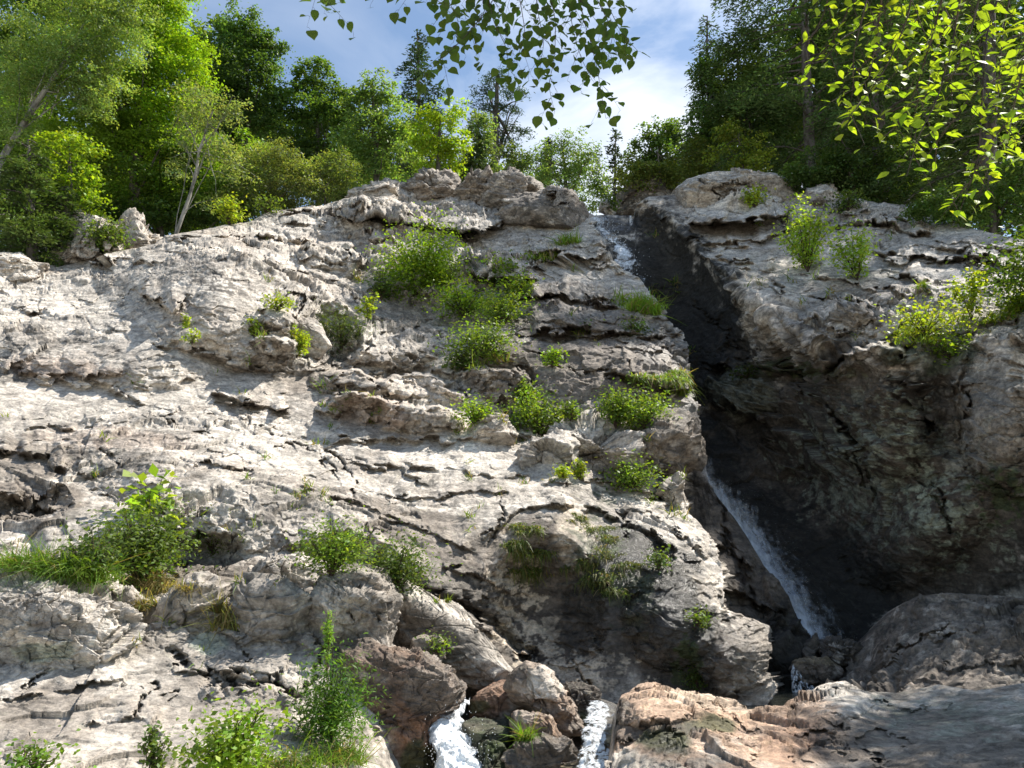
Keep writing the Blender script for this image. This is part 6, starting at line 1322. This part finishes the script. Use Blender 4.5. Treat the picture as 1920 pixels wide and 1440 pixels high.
for (a, b) in [((1890, -60), [(1850, 60), (1842, 180), (1835, 300), (1800, 395)]), ((1905, -60), [(1880, 60), (1870, 200), (1850, 330), (1825, 400)]), ((1660, -60), [(1645, 60), (1630, 150), (1560, 190)]),
               ((1720, -60), [(1700, 40), (1660, 130), (1610, 200), (1570, 240)]), ((1780, -60), [(1750, 60), (1720, 160), (1690, 230), (1650, 262)]), ((1810, -60), [(1790, 60), (1760, 180), (1720, 260), (1700, 330)]),
               ((1850, -60), [(1820, 60), (1790, 140), (1720, 190), (1650, 215)]), ((1940, -60), [(1930, 80), (1905, 180), (1890, 260), (1840, 300)]), ((1960, 20), [(1940, 120), (1920, 220), (1900, 280)]),
               ((1600, -60), [(1590, 20), (1560, 80), (1520, 120), (1480, 150)]), ((1560, -60), [(1550, 10), (1530, 60), (1500, 90)]), ((1700, -60), [(1680, 0), (1640, 40), (1580, 70), (1540, 120)]),
               ((1760, -60), [(1740, 10), (1700, 60), (1640, 100), (1590, 150)]), ((1840, -60), [(1810, 0), (1770, 60), (1700, 110), (1650, 170)]), ((1930, 100), [(1880, 140), (1820, 180), (1770, 250), (1740, 290)]),
               ((1940, 200), [(1900, 220), (1860, 260), (1820, 340), (1770, 400)]), ((1900, -60), [(1860, 20), (1830, 100), (1800, 160), (1760, 200)]), ((1760, -60), [(1770, 40), (1750, 120), (1730, 200), (1705, 290)]),
               ((1640, -60), [(1620, 20), (1600, 100), (1600, 160), (1590, 230)]), ((1960, 240), [(1930, 250), (1900, 262)])]:
    tw.append([(a[0], a[1], rng.normal() * 0.35)] + b)
c2 = at(1750, 60, 3.0)
branch('beech_branch', 'large sunlit branch of pointed yellow green leaves hanging at the upper right', tw, 3.0, 'beech', (0.25, 0.36, 0.04), 0.058, 17, sub=40, thick=0.0050, hang=0.45)
# the tree beside the stream whose crown shades the lower right rock; its leaf masses are added out of view along the sun's path
def side_tree(name, label, trunk, blobs_, col, ls, cat='tree'):
    root = empty(name, trunk[0], label, cat); base = np.array(root.location); C, Nn = [], []
    for (c, r, k) in blobs_:
        d = unit(rng.normal(size=(26, 3))) * (rng.random(26) ** 0.4)[:, None] * np.array(r) + np.array(c)
        i = rng.integers(26, size=k); C.append(d[i] + rng.normal(size=(k, 3)) * np.array([0.42, 0.42, 0.2])); Nn.append(np.array([0, 0, 1.0]) + rng.normal(size=(k, 3)) * 0.6)
    C = np.concatenate(C); k = len(C)
    V, Q = cards(C - base, np.concatenate(Nn), rng.normal(size=(k, 3)), ls * rng.uniform(0.7, 1.3, k), 0.55)
    mesh_np('crown', V, Q, mat=LEAF, parent=root, col=leafcol(k, col, 0.2))
    mesh_np('trunk', *tube(spline(trunk, 16, 0.02) - base, [0.22, 0.16, 0.06], 10), mat=BARK, parent=root, smooth=True)
    pr = [tube(spline([np.array(trunk[-2]) * (1 - f) + np.array(trunk[-1]) * f, C[rng.integers(k)]], 5, 0.03) - base, [0.05, 0.012], 5) for f in rng.random(14)]
    mesh_np('limb', *merge(pr), mat=BARK, parent=root, smooth=True)
side_tree('beech_tree', 'beech tree at the right edge of the stream, mostly out of view', [(9.5, 8.5, 0.0), (9.6, 8.8, 4), (9.2, 9.0, 8), (8.6, 9.0, 11)],
[((9.1, 8.0, 7.4), (1.9, 2.0, 1.1), 13000), ((9.9, 9.2, 9), (2.2, 2.0, 1.6), 10000), ((8.2, 7.0, 7.4), (1.4, 1.6, 0.8), 9000), ((10.4, 7.6, 7.6), (1.7, 1.6, 1.2), 9000), ((10.7, 12.2, 7.1), (1.9, 1.9, 0.9), 14000)], (0.07, 0.12, 0.022), 0.09)
print('branches', round(time.time() - T0, 1))
